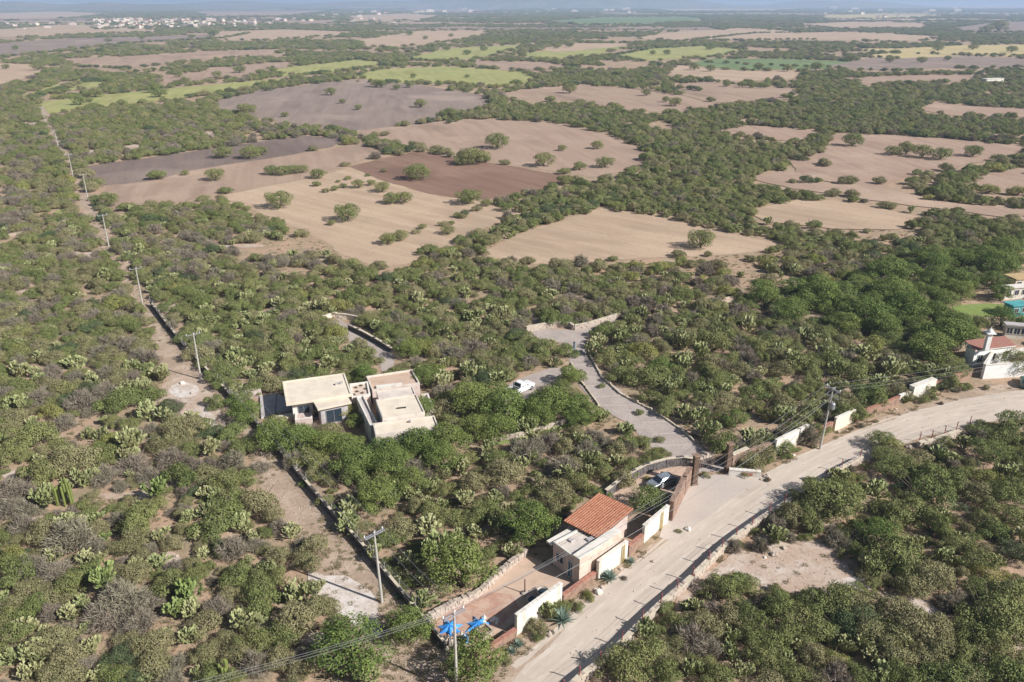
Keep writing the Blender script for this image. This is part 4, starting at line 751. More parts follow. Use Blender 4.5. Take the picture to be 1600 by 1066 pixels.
# ---- the countless rest of the scrub: one object per kind
def stuff(name, pts, srcs, label, zmul=1.0, small=False):
    """srcs: dict (class, variant) -> visible object that is repeated"""
    cl = bpy.data.collections.new(name + '_kinds'); keys = sorted(srcs, key=lambda k: srcs[k].name)
    for k in keys: cl.objects.link(srcs[k])
    names = sorted(o.name for o in cl.objects); idx = {k: names.index(srcs[k].name) for k in keys}
    bycls = {}
    for k in keys: bycls.setdefault(k[0], []).append(idx[k])
    r_ = np.random.default_rng(len(name)); n = len(pts)
    me = bpy.data.meshes.new(name); me.from_pydata([(t[0], t[1], 0.0) for t in pts], [], [])
    A = me.attributes.new('idx', 'INT', 'POINT'); A.data.foreach_set('value', [bycls[t[3]][int(r_.integers(len(bycls[t[3]])))] for t in pts])
    sc_ = []
    for t in pts:
        s = t[2]; h = min(s, 2.6 + 0.25 * s) * zmul * r_.uniform(.9, 1.35); sc_ += [s * r_.uniform(.75, 1.15), s * r_.uniform(.85, 1.3), h]
    A = me.attributes.new('scl', 'FLOAT_VECTOR', 'POINT'); A.data.foreach_set('vector', sc_)
    rv = r_.normal(0, 0.06, (n, 3)); rv[:, 2] = r_.uniform(0, 6.28, n)
    A = me.attributes.new('rot', 'FLOAT_VECTOR', 'POINT'); A.data.foreach_set('vector', rv.ravel())
    o = link(name, me); tag(o, label, 'scrub', None, 'stuff')
    ng = bpy.data.node_groups.new(name + '_nodes', 'GeometryNodeTree')
    ng.interface.new_socket('Geometry', in_out='INPUT', socket_type='NodeSocketGeometry'); ng.interface.new_socket('Geometry', in_out='OUTPUT', socket_type='NodeSocketGeometry')
    N = ng.nodes; L = ng.links; gi = N.new('NodeGroupInput'); go = N.new('NodeGroupOutput')
    ci = N.new('GeometryNodeCollectionInfo'); ci.inputs['Collection'].default_value = cl; ci.inputs['Separate Children'].default_value = True; ci.inputs['Reset Children'].default_value = True
    ip = N.new('GeometryNodeInstanceOnPoints'); ip.inputs['Pick Instance'].default_value = True
    def att(nm, ty):
        a = N.new('GeometryNodeInputNamedAttribute'); a.data_type = ty; a.inputs['Name'].default_value = nm; return a.outputs['Attribute']
    L.new(gi.outputs[0], ip.inputs['Points']); L.new(ci.outputs[0], ip.inputs['Instance'])
    L.new(att('idx', 'INT'), ip.inputs['Instance Index']); L.new(att('scl', 'FLOAT_VECTOR'), ip.inputs['Scale'])
    L.new(att('rot', 'FLOAT_VECTOR'), ip.inputs['Rotation']); L.new(ip.outputs[0], go.inputs[0])
    md = o.modifiers.new('scatter', 'NODES'); md.node_group = ng
    return o
stuff('thorn_scrub', rest, srcB, 'mixed green, olive and bare grey thorn scrub between the fields and plots', 1.05)
stuff('prickly_pear_scrub', restC, srcC, 'pale green prickly pear clumps scattered through the more distant scrub', 1.1)
if len(woods) > 110: stuff('woodland', [t for t in woods[110:]], srcT, 'dense dark green trees massed behind the white villas', 1.0)
print('counts', len(bushes), len(cacti), len(woods), len(NEAR))
#PART2
# ================================================================== buildings
def rect(A, B, C, z):
    """true rectangle: edge A-B and the depth of C, all photo pixels of points at height z"""
    a, b, c = (G(p[0], p[1], z).to_2d() for p in (A, B, C)); e = (b - a).normalized(); n = Vector((-e.y, e.x)); d = (c - a).dot(n)
    return [a, b, b + n * d, a + n * d]
def cen(P): return sum((Vector(p) for p in P), Vector((0, 0))) / len(P)
def inset(P, k):
    """move a rectangle's sides inwards by k metres"""
    c = cen(P); out = []
    n = len(P)
    for i in range(n):
        p = P[i]; a = (P[i - 1] - p).normalized(); b = (P[(i + 1) % n] - p).normalized(); out.append(p + (a + b) * k)
    return out
def prism_o(name, P, z0, z1, m, parent, bevel=0):
    mb = MB(); mb.prism([(p.x - parent.location.x, p.y - parent.location.y) for p in P], z0, z1); return mb.build(name, m, parent, bevel=bevel)
def walls(name, P, z0, z1, t, m, parent, sides=None):
    """parapet / wall ring along the sides of polygon P, butted at corners"""
    mb = MB(); n = len(P); ox, oy = parent.location.x, parent.location.y
    Q = inset(P, t)
    for i in (range(n) if sides is None else sides):
        j = (i + 1) % n
        mb.prism([(P[i].x - ox, P[i].y - oy), (P[j].x - ox, P[j].y - oy), (Q[j].x - ox, Q[j].y - oy), (Q[i].x - ox, Q[i].y - oy)], z0, z1)
    return mb.build(name, m, parent)
def opening(name, a, b, u0, u1, z0, z1, parent, m, frame=None, out=0.03, inside=None):
    """window or door on the wall from a to b (2d), u in metres from a, frame as sub-part"""
    e = (b - a).normalized(); n = Vector((e.y, -e.x))
    if inside is not None and (inside - a).dot(n) > 0: n = -n
    ox, oy = parent.location.x, parent.location.y; rz = math.atan2(e.y, e.x)
    c = a + e * ((u0 + u1) / 2) + n * out
    mb = MB(); mb.box((c.x - ox, c.y - oy, (z0 + z1) / 2), (u1 - u0, 0.05, z1 - z0), rz); w_ = mb.build(name, m, parent)
    if frame:
        fb = MB(); f = 0.07; c2 = a + e * ((u0 + u1) / 2) + n * (out + 0.02)
        for dx, dz, sx, sz in ((0, (z1 - z0) / 2, u1 - u0 + f, f), (0, -(z1 - z0) / 2, u1 - u0 + f, f), (-(u1 - u0) / 2, 0, f, z1 - z0 - f), ((u1 - u0) / 2, 0, f, z1 - z0 - f), (0, 0, 0.05, z1 - z0 - f)):
            p = c2 + e * dx; fb.box((p.x - ox, p.y - oy, (z0 + z1) / 2 + dz), (sx, 0.07, sz), rz)
        fb.build('frame', frame, w_)
    return w_

# ---- main house, left wing: flat cream roof slab over recessed rooms
RF = rect((285 / 5 + 390, 360 / 5 + 560), (800 / 5 + 390, 330 / 5 + 560 - 9), (270 / 5 + 390, 185 / 5 + 560), 3.7)
h = empty('house', (*cen(RF), 0), 'low modern house with large flat cream slab roof behind the left boundary wall', 'house')
body = inset(RF, 0.9)
prism_o('wall', body, 0, 3.35, WHITE, h)
prism_o('roof', RF, 3.36, 3.72, CREAM, h, 0.03)
walls('parapet', inset(RF, 0.02), 3.73, 3.86, 0.25, CREAM, h)
tabR = rect((496, 638), (549, 627), (496, 624), 3.5)
prism_o('porch_roof', tabR, 3.02, 3.35, CREAM, h, 0.03)
tb = inset(tabR, 0.5); prism_o('wall', tb, 0, 3.01, GREYP, h)
f0, f1 = body[0], body[1]; L_ = (f1 - f0).length; ins = cen(body)
for u in (0.8, 3.0): opening('window', f0, f1, u, u + 1.7, 0.3, 2.6, h, GLASS, STEEL, inside=ins)
opening('window', body[3], body[0], 1.0, 3.0, 0.5, 2.4, h, GLASS, STEEL, inside=ins)
opening('window', tb[0], tb[1], 0.8, 3.2, 0.3, 2.5, h, GLASS, STEEL, inside=cen(tb))
mb = MB(); c0 = cen(RF); 
for dx, dy in ((3, 1.2), (3.6, 1.6)): mb.box((dx, dy, 3.9), (0.5, 0.4, 0.35), 0.3)
mb.build('roof_vent', GREYP, h)
# terraces of the left wing
def slab(name, pts, z0, z1, m, label, cat):
    P = [G(*p, z1).to_2d() for p in pts]; e = empty(name, (*cen(P), 0), label, cat); prism_o('paving', P, z0, z1, m, e); return e
slab('terrace', [(406, 618), (432, 614), (430, 644), (408, 652)], 0, 0.35, GREYP, 'pale paved terrace at the left end of the flat-roofed house', 'terrace')
slab('terrace', [(433, 614), (447, 622), (461, 632), (461, 640), (431, 644)], 0, 0.25, GREYP, 'shaded grey paved step beside the slab-roofed house', 'terrace')
P = rect((461, 657), (488, 654), (461, 636), 1.4)
e = empty('garden_wall', (*cen(P), 0), 'pinkish plastered box wall with white rim before the slab-roofed house', 'wall')
prism_o('wall', P, 0, 1.4, PINKP, e); walls('coping', [p for p in P], 1.41, 1.55, 0.25, WHITE, e)
P = rect((432, 655), (461, 650), (432, 649), 0.6); e = empty('garden_wall', (*cen(P), 0), 'low cream planter wall at the foot of the terrace', 'wall'); prism_o('wall', P, 0, 0.6, CREAM, e)
P = rect((362, 617), (408, 611), (362, 612), 1.2); e = empty('garden_wall', (*cen(P), 0), 'pale pinkish garden wall running left from the terrace', 'wall'); prism_o('wall', P, 0, 1.2, PINKP, e)
# roof garden between the wings
P = [G(390 + x / 5, 560 + y / 5, 2.6).to_2d() for x, y in ((780, 208), (925, 190), (945, 290), (800, 318))]
h2 = empty('house_link', (*cen(P), 0), 'low link building with planted reddish roof between the two house wings', 'building')
prism_o('wall', P, 0, 2.45, PINKP, h2); prism_o('roof', inset(P, 0.3), 2.46, 2.6, SALMON, h2); walls('parapet', P, 2.46, 2.85, 0.28, WHITE, h2)
for i, (x, y) in enumerate([(830, 230), (870, 215), (905, 240), (840, 262), (880, 272), (815, 285)]):
    q = G(390 + x / 5, 560 + y / 5, 2.6); o = bpy.data.objects.new('roof_shrub', BUSH['b'][i % 3]); col.objects.link(o); o.location = (q.x, q.y, 2.58); o.scale = (0.42, 0.42, 0.35); o.rotation_euler = (0, 0, i)
    tag(o, None, 'bush', 'shrubs planted on the roof garden'); o['label'] = f'{["upper left", "upper middle", "upper right", "middle left", "middle right", "lowest"][i]} small reddish brown shrub on the roof garden between the wings'
# right wing: stepped flat roofs
def block(name, A, B, C, z, label, wallm, roofm, par=0.35, wins=()):
    P = rect(A, B, C, z); e = empty(name, (*cen(P), 0), label, 'house')
    prism_o('wall', P, 0, z - 0.02, wallm, e); prism_o('roof', inset(P, 0.23), z - 0.01, z + 0.06, roofm, e)
    if par: walls('parapet', P, z - 0.01, z + par * 0.7, 0.2, CREAM2, e)
    return e, P
c4 = lambda x, y: (390 + x / 5, 560 + y / 5)
hb, P = block('house', c4(960, 262), c4(1330, 205), c4(920, 152), 2.4, 'rear pinkish walled terrace block of the stepped right-hand house wing', PINKP, PATIO, 0.5)
q = G(*c4(1090, 232), 2.4)
mb = MB(); mb.box((q.x - hb.location.x, q.y - hb.location.y + .3, 2.62), (4.2, 0.9, 0.35), 0.25); mb.build('planter', WHITE, hb)
hm, P = block('house', c4(1040, 478), c4(1370, 428), c4(1000, 330), 4.1, 'tallest middle block of the stepped house with flat cream roof', CREAM2, CREAM, 0.3)
opening('window', P[1], P[2], 1.0, 3.2, 1.0, 2.6, hm, GLASS, STEEL, inside=cen(P)); mb = MB(); mb.box((0.3, -0.6, 4.25), (1.4, 0.12, 0.2), 0.25); mb.build('skylight', BLACKP, hm)
hm2, P2 = block('house', c4(1010, 328), c4(1300, 290), c4(1000, 262), 3.3, 'narrow back strip of the stepped house with worn pink roof', PINKP, CREAM2, 0.25)
hf, P = block('house', c4(985, 610), c4(1478, 545), c4(1010, 512), 3.5, 'front block of the stepped house with wide flat cream roof', CREAM2, CREAM, 0.32)
for u in (0.8, 3.2, 5.8): opening('window', P[0], P[1], u, u + 1.5, 0.9, 2.6, hf, GLASS, STEEL, inside=cen(P))
opening('door', P[0], P[1], 7.6, 8.6, 0.05, 2.4, hf, DKWOOD, inside=cen(P))
mb = MB(); mb.lathe([(0.1, 0), (0.12, 0.3), (0.3, 0.32), (0.05, 0.45)], 10, (0.6, 1.0, 3.57)); mb.box((-3.2, 1.2, 3.75), (0.7, 0.5, 0.35), .2); mb.build('roof_vent', GREYP, hf)
P = rect(c4(945, 540), c4(1010, 528), c4(905, 292), 3.0); e = empty('side_gallery', (*cen(P), 0), 'long narrow white side gallery along the left of the stepped house', 'building')
prism_o('wall', P, 0, 2.8, WHITE, e); prism_o('roof', inset(P, 0.25), 2.81, 2.9, GREYP, e); walls('parapet', P, 2.81, 3.2, 0.22, WHITE, e)
P = rect(c4(1380, 425), c4(1440, 418), c4(1330, 300), 1.4); e = empty('side_court', (*cen(P), 0), 'dark sunken side court with pale rim right of the middle roof', 'courtyard')
prism_o('paving', inset(P, 0.26), 0, 0.1, GREYP, e); walls('wall', P, 0, 1.9, 0.25, WHITE, e)
slab('path', [c4(1460, 420), c4(1600, 395), c4(1640, 450), c4(1500, 480)], 0, 0.12, GREYP, 'grey paved path leaving the right corner of the stepped house', 'path')

# ---- gatehouse by the road
c5 = lambda x, y: (830 + x / 6.66, 750 + y / 6.66)
TR = rect(c5(330, 415), c5(700, 152), c5(770, 548), 3.5)
gh = empty('gatehouse', (*cen(TR), 0), 'small gatehouse with terracotta tile roof and stepped flat roof by the road', 'house')
prism_o('wall', inset(TR, 0.45), 0, 3.0, PINKP, gh)
# tiled roof: rows of barrel tiles running down the slope, with eave board
def tiled(parent, P, z_hi, z_lo, m, pitch=0.32, hip=False, eave=None):
    """P rectangle; slope falls from side 0-1 (high) to side 3-2 (low)"""
    a, b, c, d = P; e = (b - a); f = (d - a); n = max(4, int(e.length / pitch)); rows = max(4, int(f.length / 0.42)); V = []; Fs = []; ox, oy = parent.location.x, parent.location.y
    sub = 6
    for j in range(rows + 1):
        for side in (0, 1):
            t = min(1, max(0, (j + (0 if side == 0 else -0.0)) / rows)); z = z_hi + (z_lo - z_hi) * t + (0.05 if side == 0 else 0.0)
            for i in range(n * sub + 1):
                s = i / (n * sub); p = a + e * s + f * t; V.append((p.x - ox, p.y - oy, z + 0.07 * abs(math.sin(math.pi * i / sub))))
    w_ = n * sub + 1
    for j in range(rows):
        for i in range(n * sub):
            k = (2 * j) * w_ + i; k2 = (2 * j + 3) * w_ + i; Fs.append((k, k + 1, k2 + 1, k2))
    for j in range(rows + 1):
        for i in range(n * sub):
            k = (2 * j) * w_ + i; Fs.append((k, k + 1, k + w_ + 1, k + w_))
    mb = MB(); mb.add(V, Fs); o = mb.build('roof', m, parent)
    eb = MB(); bot = [(p.x - ox, p.y - oy) for p in P]; zz = [z_hi, z_hi, z_lo, z_lo]
    vs = [(x, y, z - 0.18) for (x, y), z in zip(bot, zz)] + [(x, y, z - 0.01) for (x, y), z in zip(bot, zz)]
    eb.add(vs, [(0, 3, 2, 1), (4, 5, 6, 7), (0, 1, 5, 4), (1, 2, 6, 5), (2, 3, 7, 6), (3, 0, 4, 7)]); eb.build('eave_board', eave or DKWOOD, o); return o
tiled(gh, [TR[1], TR[2], TR[3], TR[0]], 3.75, 3.35, TILE)
FR = rect(c5(230, 655), c5(430, 800), c5(490, 485), 3.0)
a, b = FR[0], FR[1]
prism_o('flat_wing', FR, 0, 2.9, PINKP, gh); prism_o('flat_roof', inset(FR, 0.22), 2.91, 3.02, CREAM2, gh); walls('parapet', FR, 2.91, 3.16, 0.2, WHITE, gh)
PR = rect(c5(430, 800), c5(865, 505), c5(500, 850), 3.35)
prism_o('front_wall', PR, 0, 3.5, SALMON, gh); prism_o('coping', PR, 3.51, 3.62, WHITE, gh)
opening('door', FR[0], FR[1], 2.6, 3.5, 0.05, 2.2, gh, BLUED, WHITE, inside=cen(FR)); opening('window', FR[0], FR[1], 0.6, 1.8, 1.0, 2.1, gh, GLASS, WHITE, inside=cen(FR))
SL = rect(c5(160, 630), c5(405, 490), c5(225, 660), 2.75); prism_o('side_canopy', SL, 2.5, 2.72, WHITE, gh)
mb = MB(); c_ = cen(FR) - cen(TR)
mb = MB(); mb.box((c_.x - 0.6, c_.y + 0.2, 3.13), (0.6, 0.5, 0.2), .7); mb.box((c_.x + 1.6, c_.y + 0.4, 3.15), (0.9, 0.5, 0.24), .5); mb.build('roof_vent', GREYP, gh)

# ---- perimeter wall panels along the road: each panel its own thing
def wall_panel(name, A, B, h, t, m, label, cap=None, capm=None, dz=0.12, group=None, base=True):
    """A, B photo pixels of the foot of the panel"""
    a = G(*A); b = G(*B); c = (a + b) / 2; e = (b - a); L_ = e.length; rz = math.atan2(e.y, e.x)
    o = empty(name, (c.x, c.y, 0), label, 'wall', group, rz); mb = MB(); mb.box((0, 0, h / 2), (L_, t, h)); mb.build('wall', m, o)
    if cap:
        mb = MB(); n = max(1, int(L_ / 0.6))
        for k in range(n): mb.box((-L_ / 2 + L_ * (k + .5) / n, 0, h + 0.003 + dz / 2), (L_ / n - 0.02, t + 0.12, dz))
        mb.build('coping', capm, o)
    return o
G2 = 'white wall panels along the road'; G3 = 'low red-brown wall sections along the road'
wall_panel('wall_panel', (806, 992), (876, 940), 2.5, 0.35, WHITE, 'long white plastered wall panel beside the patio of the gatehouse', True, WHITE, group=G2)
wall_panel('low_wall', (718, 1052), (806, 994), 0.9, 0.4, BROWNS, 'low red-capped wall from the bottom utility pole to the long white panel', True, REDBR, group=G3)
wall_panel('low_wall', (878, 940), (931, 902), 0.8, 0.4, BROWNS, 'low red-capped wall in front of the gatehouse flat wing', True, REDBR, group=G3)
wp = wall_panel('wall_panel', (933, 905), (978, 872), 2.4, 0.35, WHITE, 'white wall panel with bamboo poles directly below the tile-roofed gatehouse', True, WHITE, group=G2)
mb = MB()
for k in (-0.15, 0.15, 0.35): mb.tube((1.6 + k, -0.26, 0), (1.6 + k, -0.26, 2.5), 0.05, 0.045, 6)
mb.build('bamboo_trim', YELP, wp)
wall_panel('low_wall', (980, 870), (1003, 852), 1.5, 0.4, BROWNS, 'brown stone wall section between two white panels by the gatehouse', True, REDBR, group=G3)
wp = wall_panel('wall_panel', (1004, 848), (1042, 815), 2.4, 0.35, WHITE, 'white wall panel with bamboo poles right of the gatehouse tree', True, WHITE, group=G2)
mb = MB()
for k in (-0.15, 0.12, 0.35): mb.tube((0.9 + k, -0.26, 0), (0.9 + k, -0.26, 2.5), 0.05, 0.045, 6)
mb.build('bamboo_trim', YELP, wp)
wall_panel('entrance_wall', (1047, 814), (1066, 775), 2.8, 0.55, BROWNS, 'brown stone entrance wall, lower half, curving up to the gate', True, BROWNS)
wall_panel('entrance_wall', (1067, 773), (1081, 749), 2.8, 0.55, BROWNS, 'brown stone entrance wall, upper half beside the dark gate column', True, BROWNS)
wall_panel('wall_panel', (1138, 742), (1188, 746), 0.9, 0.5, WHITE, 'low white entrance bench wall with red-brown plaque right of the gate', True, WHITE)
pq = G(1164, 745); o = bpy.data.objects['wall_panel.003'] if 'wall_panel.003' in bpy.data.objects else None
if o:
    mb = MB(); mb.box((0.3, -0.29, 0.5), (1.5, 0.06, 0.4)); mb.build('plaque', REDBR, o)
wall_panel('entrance_wall', (1141, 733), (1165, 722), 2.3, 0.5, BROWNS, 'short brown stone entrance wall just right of the right gate column', True, KERB)
wall_panel('low_wall', (1166, 722), (1208, 708), 1.9, 0.4, BROWNS, 'brown stone wall with planting between gate and white roadside panel', True, BROWNS, group=G3)
wall_panel('wall_panel', (1209, 712), (1259, 687), 2.5, 0.35, WHITE, 'white wall panel with shrub shadow just left of transformer pole', True, WHITE, group=G2)
wall_panel('low_wall', (1261, 694), (1300, 672), 1.5, 0.4, BROWNS, 'reddish stone wall section behind the transformer pole', True, REDBR, group=G3)
wall_panel('wall_panel', (1302, 674), (1332, 660), 2.2, 0.35, CREAM, 'cream wall panel with two thin posts right of transformer pole', True, WHITE, group=G2)
wall_panel('low_wall', (1334, 660), (1402, 632), 1.4, 0.4, BROWNS, 'long low red-capped wall between cream panel and stepped white panel', True, REDBR, group=G3)
wall_panel('wall_panel', (1403, 630), (1420, 624), 1.4, 0.35, WHITE, 'short lower step of the white stepped wall at upper right', True, WHITE, group=G2)
wall_panel('wall_panel', (1421, 624), (1456, 611), 2.3, 0.9, WHITE, 'taller white boxy wall panel near the far right wall corner', True, WHITE, group=G2)
wall_panel('low_wall', (1458, 610), (1518, 588), 1.4, 0.4, BROWNS, 'last red-capped low wall before the blue and white villa', True, REDBR, group=G3)
# gate columns
def column(px, py, label, h=4.5):
    q = G(px, py); e = empty('gate_column', q, label, 'column', 'dark gate columns', 0.3); mb = MB(); mb.box((0, 0, h / 2), (0.75, 0.6, h)); mb.build('shaft', DKWOOD, e, bevel=0.02); mb = MB(); mb.box((0, 0, h + 0.075), (0.95, 0.8, 0.14)); mb.build('cap', BROWNS, e); mb = MB(); mb.box((0, 0, 0.1), (0.95, 0.8, 0.2)); mb.build('base', BROWNS, e)
column(1084, 757, 'tall dark gate column on the parking court side of the driveway')
column(1136, 738, 'tall dark gate column on the right side of the driveway')
a = G(1087, 735); b = G(1134, 722); c = (a + b) / 2
e = empty('sliding_gate', (c.x, c.y, 0), 'dark slatted gate leaf across the driveway behind the two columns', 'gate', None, math.atan2(b.y - a.y, b.x - a.x)); L_ = (b - a).length; mb = MB()
for k in range(int(L_ / 0.3)): mb.box((-L_ / 2 + 0.3 * k + .15, 0, 0.75), (0.09, 0.03, 1.3))
mb.build('slat', DKWOOD, e); mb = MB()
for z in (0.15, 1.4): mb.box((0, 0.045, z), (L_, 0.05, 0.08))
mb.build('rail', DKWOOD, e)

# ---- rubble walls: many stones in one mesh
def rubble_wall(name, pts, h, t, m, label, sz=0.32, z0=0.0, capm=None):
    P = [G(*p) for p in pts]; c = P[0]; e = empty(name, (c.x, c.y, 0), label, 'wall'); mb = MB(); rr = random.Random(len(label)); cap = MB()
    for i in range(len(P) - 1):
        a, b = P[i] - c, P[i + 1] - c; d = b - a; L_ = d.length; rz = math.atan2(d.y, d.x); n = Vector((-d.y, d.x, 0)) / max(L_, 1e-6)
        k = 0.0
        while k < L_:
            w_ = sz * rr.uniform(0.8, 1.6)
            z = 0.0
            while z < h:
                hh = sz * rr.uniform(0.6, 1.0)
                p = a + d * min(1, (k + w_ / 2) / L_); mb.box((p.x + n.x * rr.uniform(-.05, .05), p.y + n.y * rr.uniform(-.05, .05), z0 + z + hh / 2), (w_ * 1.04, t * rr.uniform(0.85, 1.15), hh * 1.05), rz + rr.uniform(-.12, .12), taper=rr.uniform(0.8, 0.95)); z += hh
            k += w_
        if capm:
            nn = max(1, int(L_ / 1.2))
            for q in range(nn):
                p = a + d * ((q + .5) / nn); cap.box((p.x, p.y, z0 + h + 0.19), (L_ / nn - 0.03, t + 0.1, 0.09), rz)
    mb.build('stones', m, e)
    if capm: cap.build('coping', capm, e)
    return e
rubble_wall('boundary_wall', [(236, 478), (262, 512), (292, 550), (316, 575), (352, 614), (400, 666)], 0.85, 0.24, GREYW, 'dark boundary wall with pale coping, upper half along the dirt track', 0.5, capm=KERB)  # band of shade along the wall put into the stone colour
rubble_wall('boundary_wall', [(401, 667), (440, 714), (480, 762), (520, 809), (560, 852), (602, 902), (650, 960), (694, 1014)], 0.85, 0.24, GREYW, 'dark boundary wall with pale coping, lower half down to the bottom pole', 0.5, capm=KERB)
rubble_wall('patio_wall', [(668, 972), (690, 958), (715, 946), (742, 934), (756, 924), (775, 905), (792, 890), (822, 866)], 0.7, 0.6, STONE, 'pale rubble stone wall round the upper edge of the gatehouse patio', 0.34)
rubble_wall('roadside_wall', [(872, 1100), (905, 1068), (938, 1043), (975, 1010), (1003, 980), (1031, 953), (1058, 930), (1081, 910)], 0.75, 0.5, STONE, 'pale stone roadside wall, bottom stretch below the red posts', 0.4, capm=KERB)
rubble_wall('roadside_wall', [(1082, 909), (1107, 884), (1128, 864), (1151, 845), (1201, 809), (1262, 772), (1312, 740), (1345, 722)], 0.75, 0.5, STONE, 'pale stone roadside wall, upper stretch beside the bare clearing', 0.4, capm=KERB)
rubble_wall('roadside_wall', [(1434, 700), (1455, 696), (1478, 688), (1500, 680)], 0.8, 0.6, STONE, 'short pale stone wall beyond the gap, near the right road bend', 0.4, capm=KERB)
rubble_wall('plaza_wall', [(822, 519), (850, 513), (868, 511), (890, 512), (897, 516), (920, 512), (945, 504), (968, 497)], 0.9, 0.5, STONE, 'curved pale stone wall behind the upper turning plaza', 0.4, capm=KERB)
rubble_wall('court_wall', [(946, 780), (975, 757), (1008, 739), (1040, 730), (1066, 727), (1084, 730)], 1.2, 0.35, GREYW, 'curved dark wall with pale coping round the parking court', 0.4, capm=KERB)
rubble_wall('drive_wall', [(545, 514), (570, 526), (595, 540), (612, 551)], 0.8, 0.4, GREYW, 'dark wall along the right side of the isolated left plaza', 0.4, capm=KERB)
rubble_wall('drive_wall', [(504, 503), (519, 497), (545, 500), (560, 503)], 1.0, 0.35, CREAM, 'cream wall forming the corner of the isolated left plaza', 0.5, capm=KERB)
rubble_wall('garden_kerb', [(768, 692), (815, 682), (870, 666), (905, 654), (936, 645)], 0.5, 0.3, STONE, 'low pale garden wall below the big trees and pickup', 0.4, capm=KERB)
rubble_wall('driveway_kerb', [(917, 548), (940, 590), (968, 616), (1010, 638), (1036, 653), (1062, 671), (1084, 690)], 0.25, 0.25, KERB, 'pale kerb on the right side of the cobbled driveway', 0.4)
rubble_wall('driveway_kerb', [(893, 568), (900, 590), (915, 606), (935, 634)], 0.25, 0.25, KERB, 'pale kerb on the left side of the cobbled driveway', 0.4)
rubble_wall('stone_row', [(1085, 725), (1110, 712), (1140, 700), (1170, 690)], 0.5, 0.6, STONE, 'row of pale stones behind the driveway gate', 0.4)
for i, (x, y) in enumerate([(915, 549), (0, 0)][:1]): pass
# cross bands of paler stone on the driveway
for i, (a, b) in enumerate([((900, 590), (940, 590)), ((908, 604), (952, 602)), ((922, 622), (975, 618)), ((940, 634), (1010, 634)), ((968, 640), (1018, 648)), ((1000, 660), (1046, 660)), ((1014, 680), (1068, 676)), ((1026, 698), (1086, 694)), ((1056, 714), (1102, 710)), ((893, 572), (926, 570)), ((890, 556), (918, 554))]):
    P = G(*a), G(*b); d = P[1] - P[0]; c = (P[0] + P[1]) / 2; mb = MB(); mb.box((0, 0, 0.063), (d.length * 0.9, 0.26, 0.012)); o = mb.build('stone_band', KB); o.location = (c.x, c.y, 0); o.rotation_euler = (0, 0, math.atan2(d.y, d.x)); tag(o, kind='structure')

# ---- fence posts along the right edge of the road
def fence(name, posts, label, base_z, h=1.35):
    P = [G(*p) for p in posts]; e = empty(name, (P[0].x, P[0].y, 0), label, 'fence'); pm = None
    for i, p in enumerate(P):
        mb = MB(); mb.tube((0, 0, 0), (0, 0, h * 0.86), 0.065, 0.065, 6); mb.tube((0, 0, h * 0.86), (-0.12, 0.08, h), 0.065, 0.055, 6)
        if pm is None: pm = mb.mesh('post'); pm.materials.append(REDST)
        o = bpy.data.objects.new('post', pm); col.objects.link(o); o.parent = e; o.location = (p.x - P[0].x, p.y - P[0].y, base_z); o.rotation_euler = (0.05 * math.sin(i * 2.1), 0.06 * math.cos(i * 3.7), i)
    for z in (0.35, 0.75, 1.1):
        mb = MB()
        for a, b in zip(P[:-1], P[1:]): mb.tube((a.x - P[0].x, a.y - P[0].y, base_z + z * h / 1.3), (b.x - P[0].x, b.y - P[0].y, base_z + z * h / 1.3), 0.008, 0.008, 3)
        mb.build('wire', WIREM, e)
fence('wire_fence', [(880, 1090), (905, 1066), (938, 1043), (971, 1012), (1003, 980), (1031, 953), (1058, 930), (1081, 910)], 'red post and wire fence on the bottom stretch of roadside wall', 0.85)
fence('wire_fence', [(1106, 885), (1127, 865), (1150, 846), (1174, 829), (1201, 809), (1224, 795), (1262, 772), (1288, 755), (1314, 738), (1342, 723)], 'red post and wire fence on the upper stretch of roadside wall', 0.85)
fence('wire_fence', [(1434, 698), (1453, 694), (1474, 687), (1492, 681), (1513, 673)], 'short wire fence on the stone wall near the right bend', 0.85, 1.6)
# boundary fence wire posts on the boundary wall
bp_ = [(236, 478), (262, 512), (292, 550), (316, 575), (352, 614), (400, 666), (440, 714), (480, 762), (520, 809), (560, 852), (602, 902), (650, 960), (694, 1014)]
P = [G(*p) for p in bp_]; e = empty('boundary_fence', (P[0].x, P[0].y, 0), 'thin pale posts and wires along the top of dark boundary wall', 'fence')
Q = []
for a, b in zip(P[:-1], P[1:]):
    n = max(1, int((b - a).length / 2.8)); Q += [a.lerp(b, k / n) for k in range(n)]
for p in Q:
    mb = MB(); mb.tube((p.x - P[0].x, p.y - P[0].y, 1.3), (p.x - P[0].x, p.y - P[0].y, 2.2), 0.035, 0.035, 5); mb.build('post', CONC, e)
for z in (1.75, 2.15):
    mb = MB()
    for a, b in zip(P[:-1], P[1:]): mb.tube((a.x - P[0].x, a.y - P[0].y, z), (b.x - P[0].x, b.y - P[0].y, z), 0.012, 0.012, 3)
    mb.build('wire', WIREM, e)

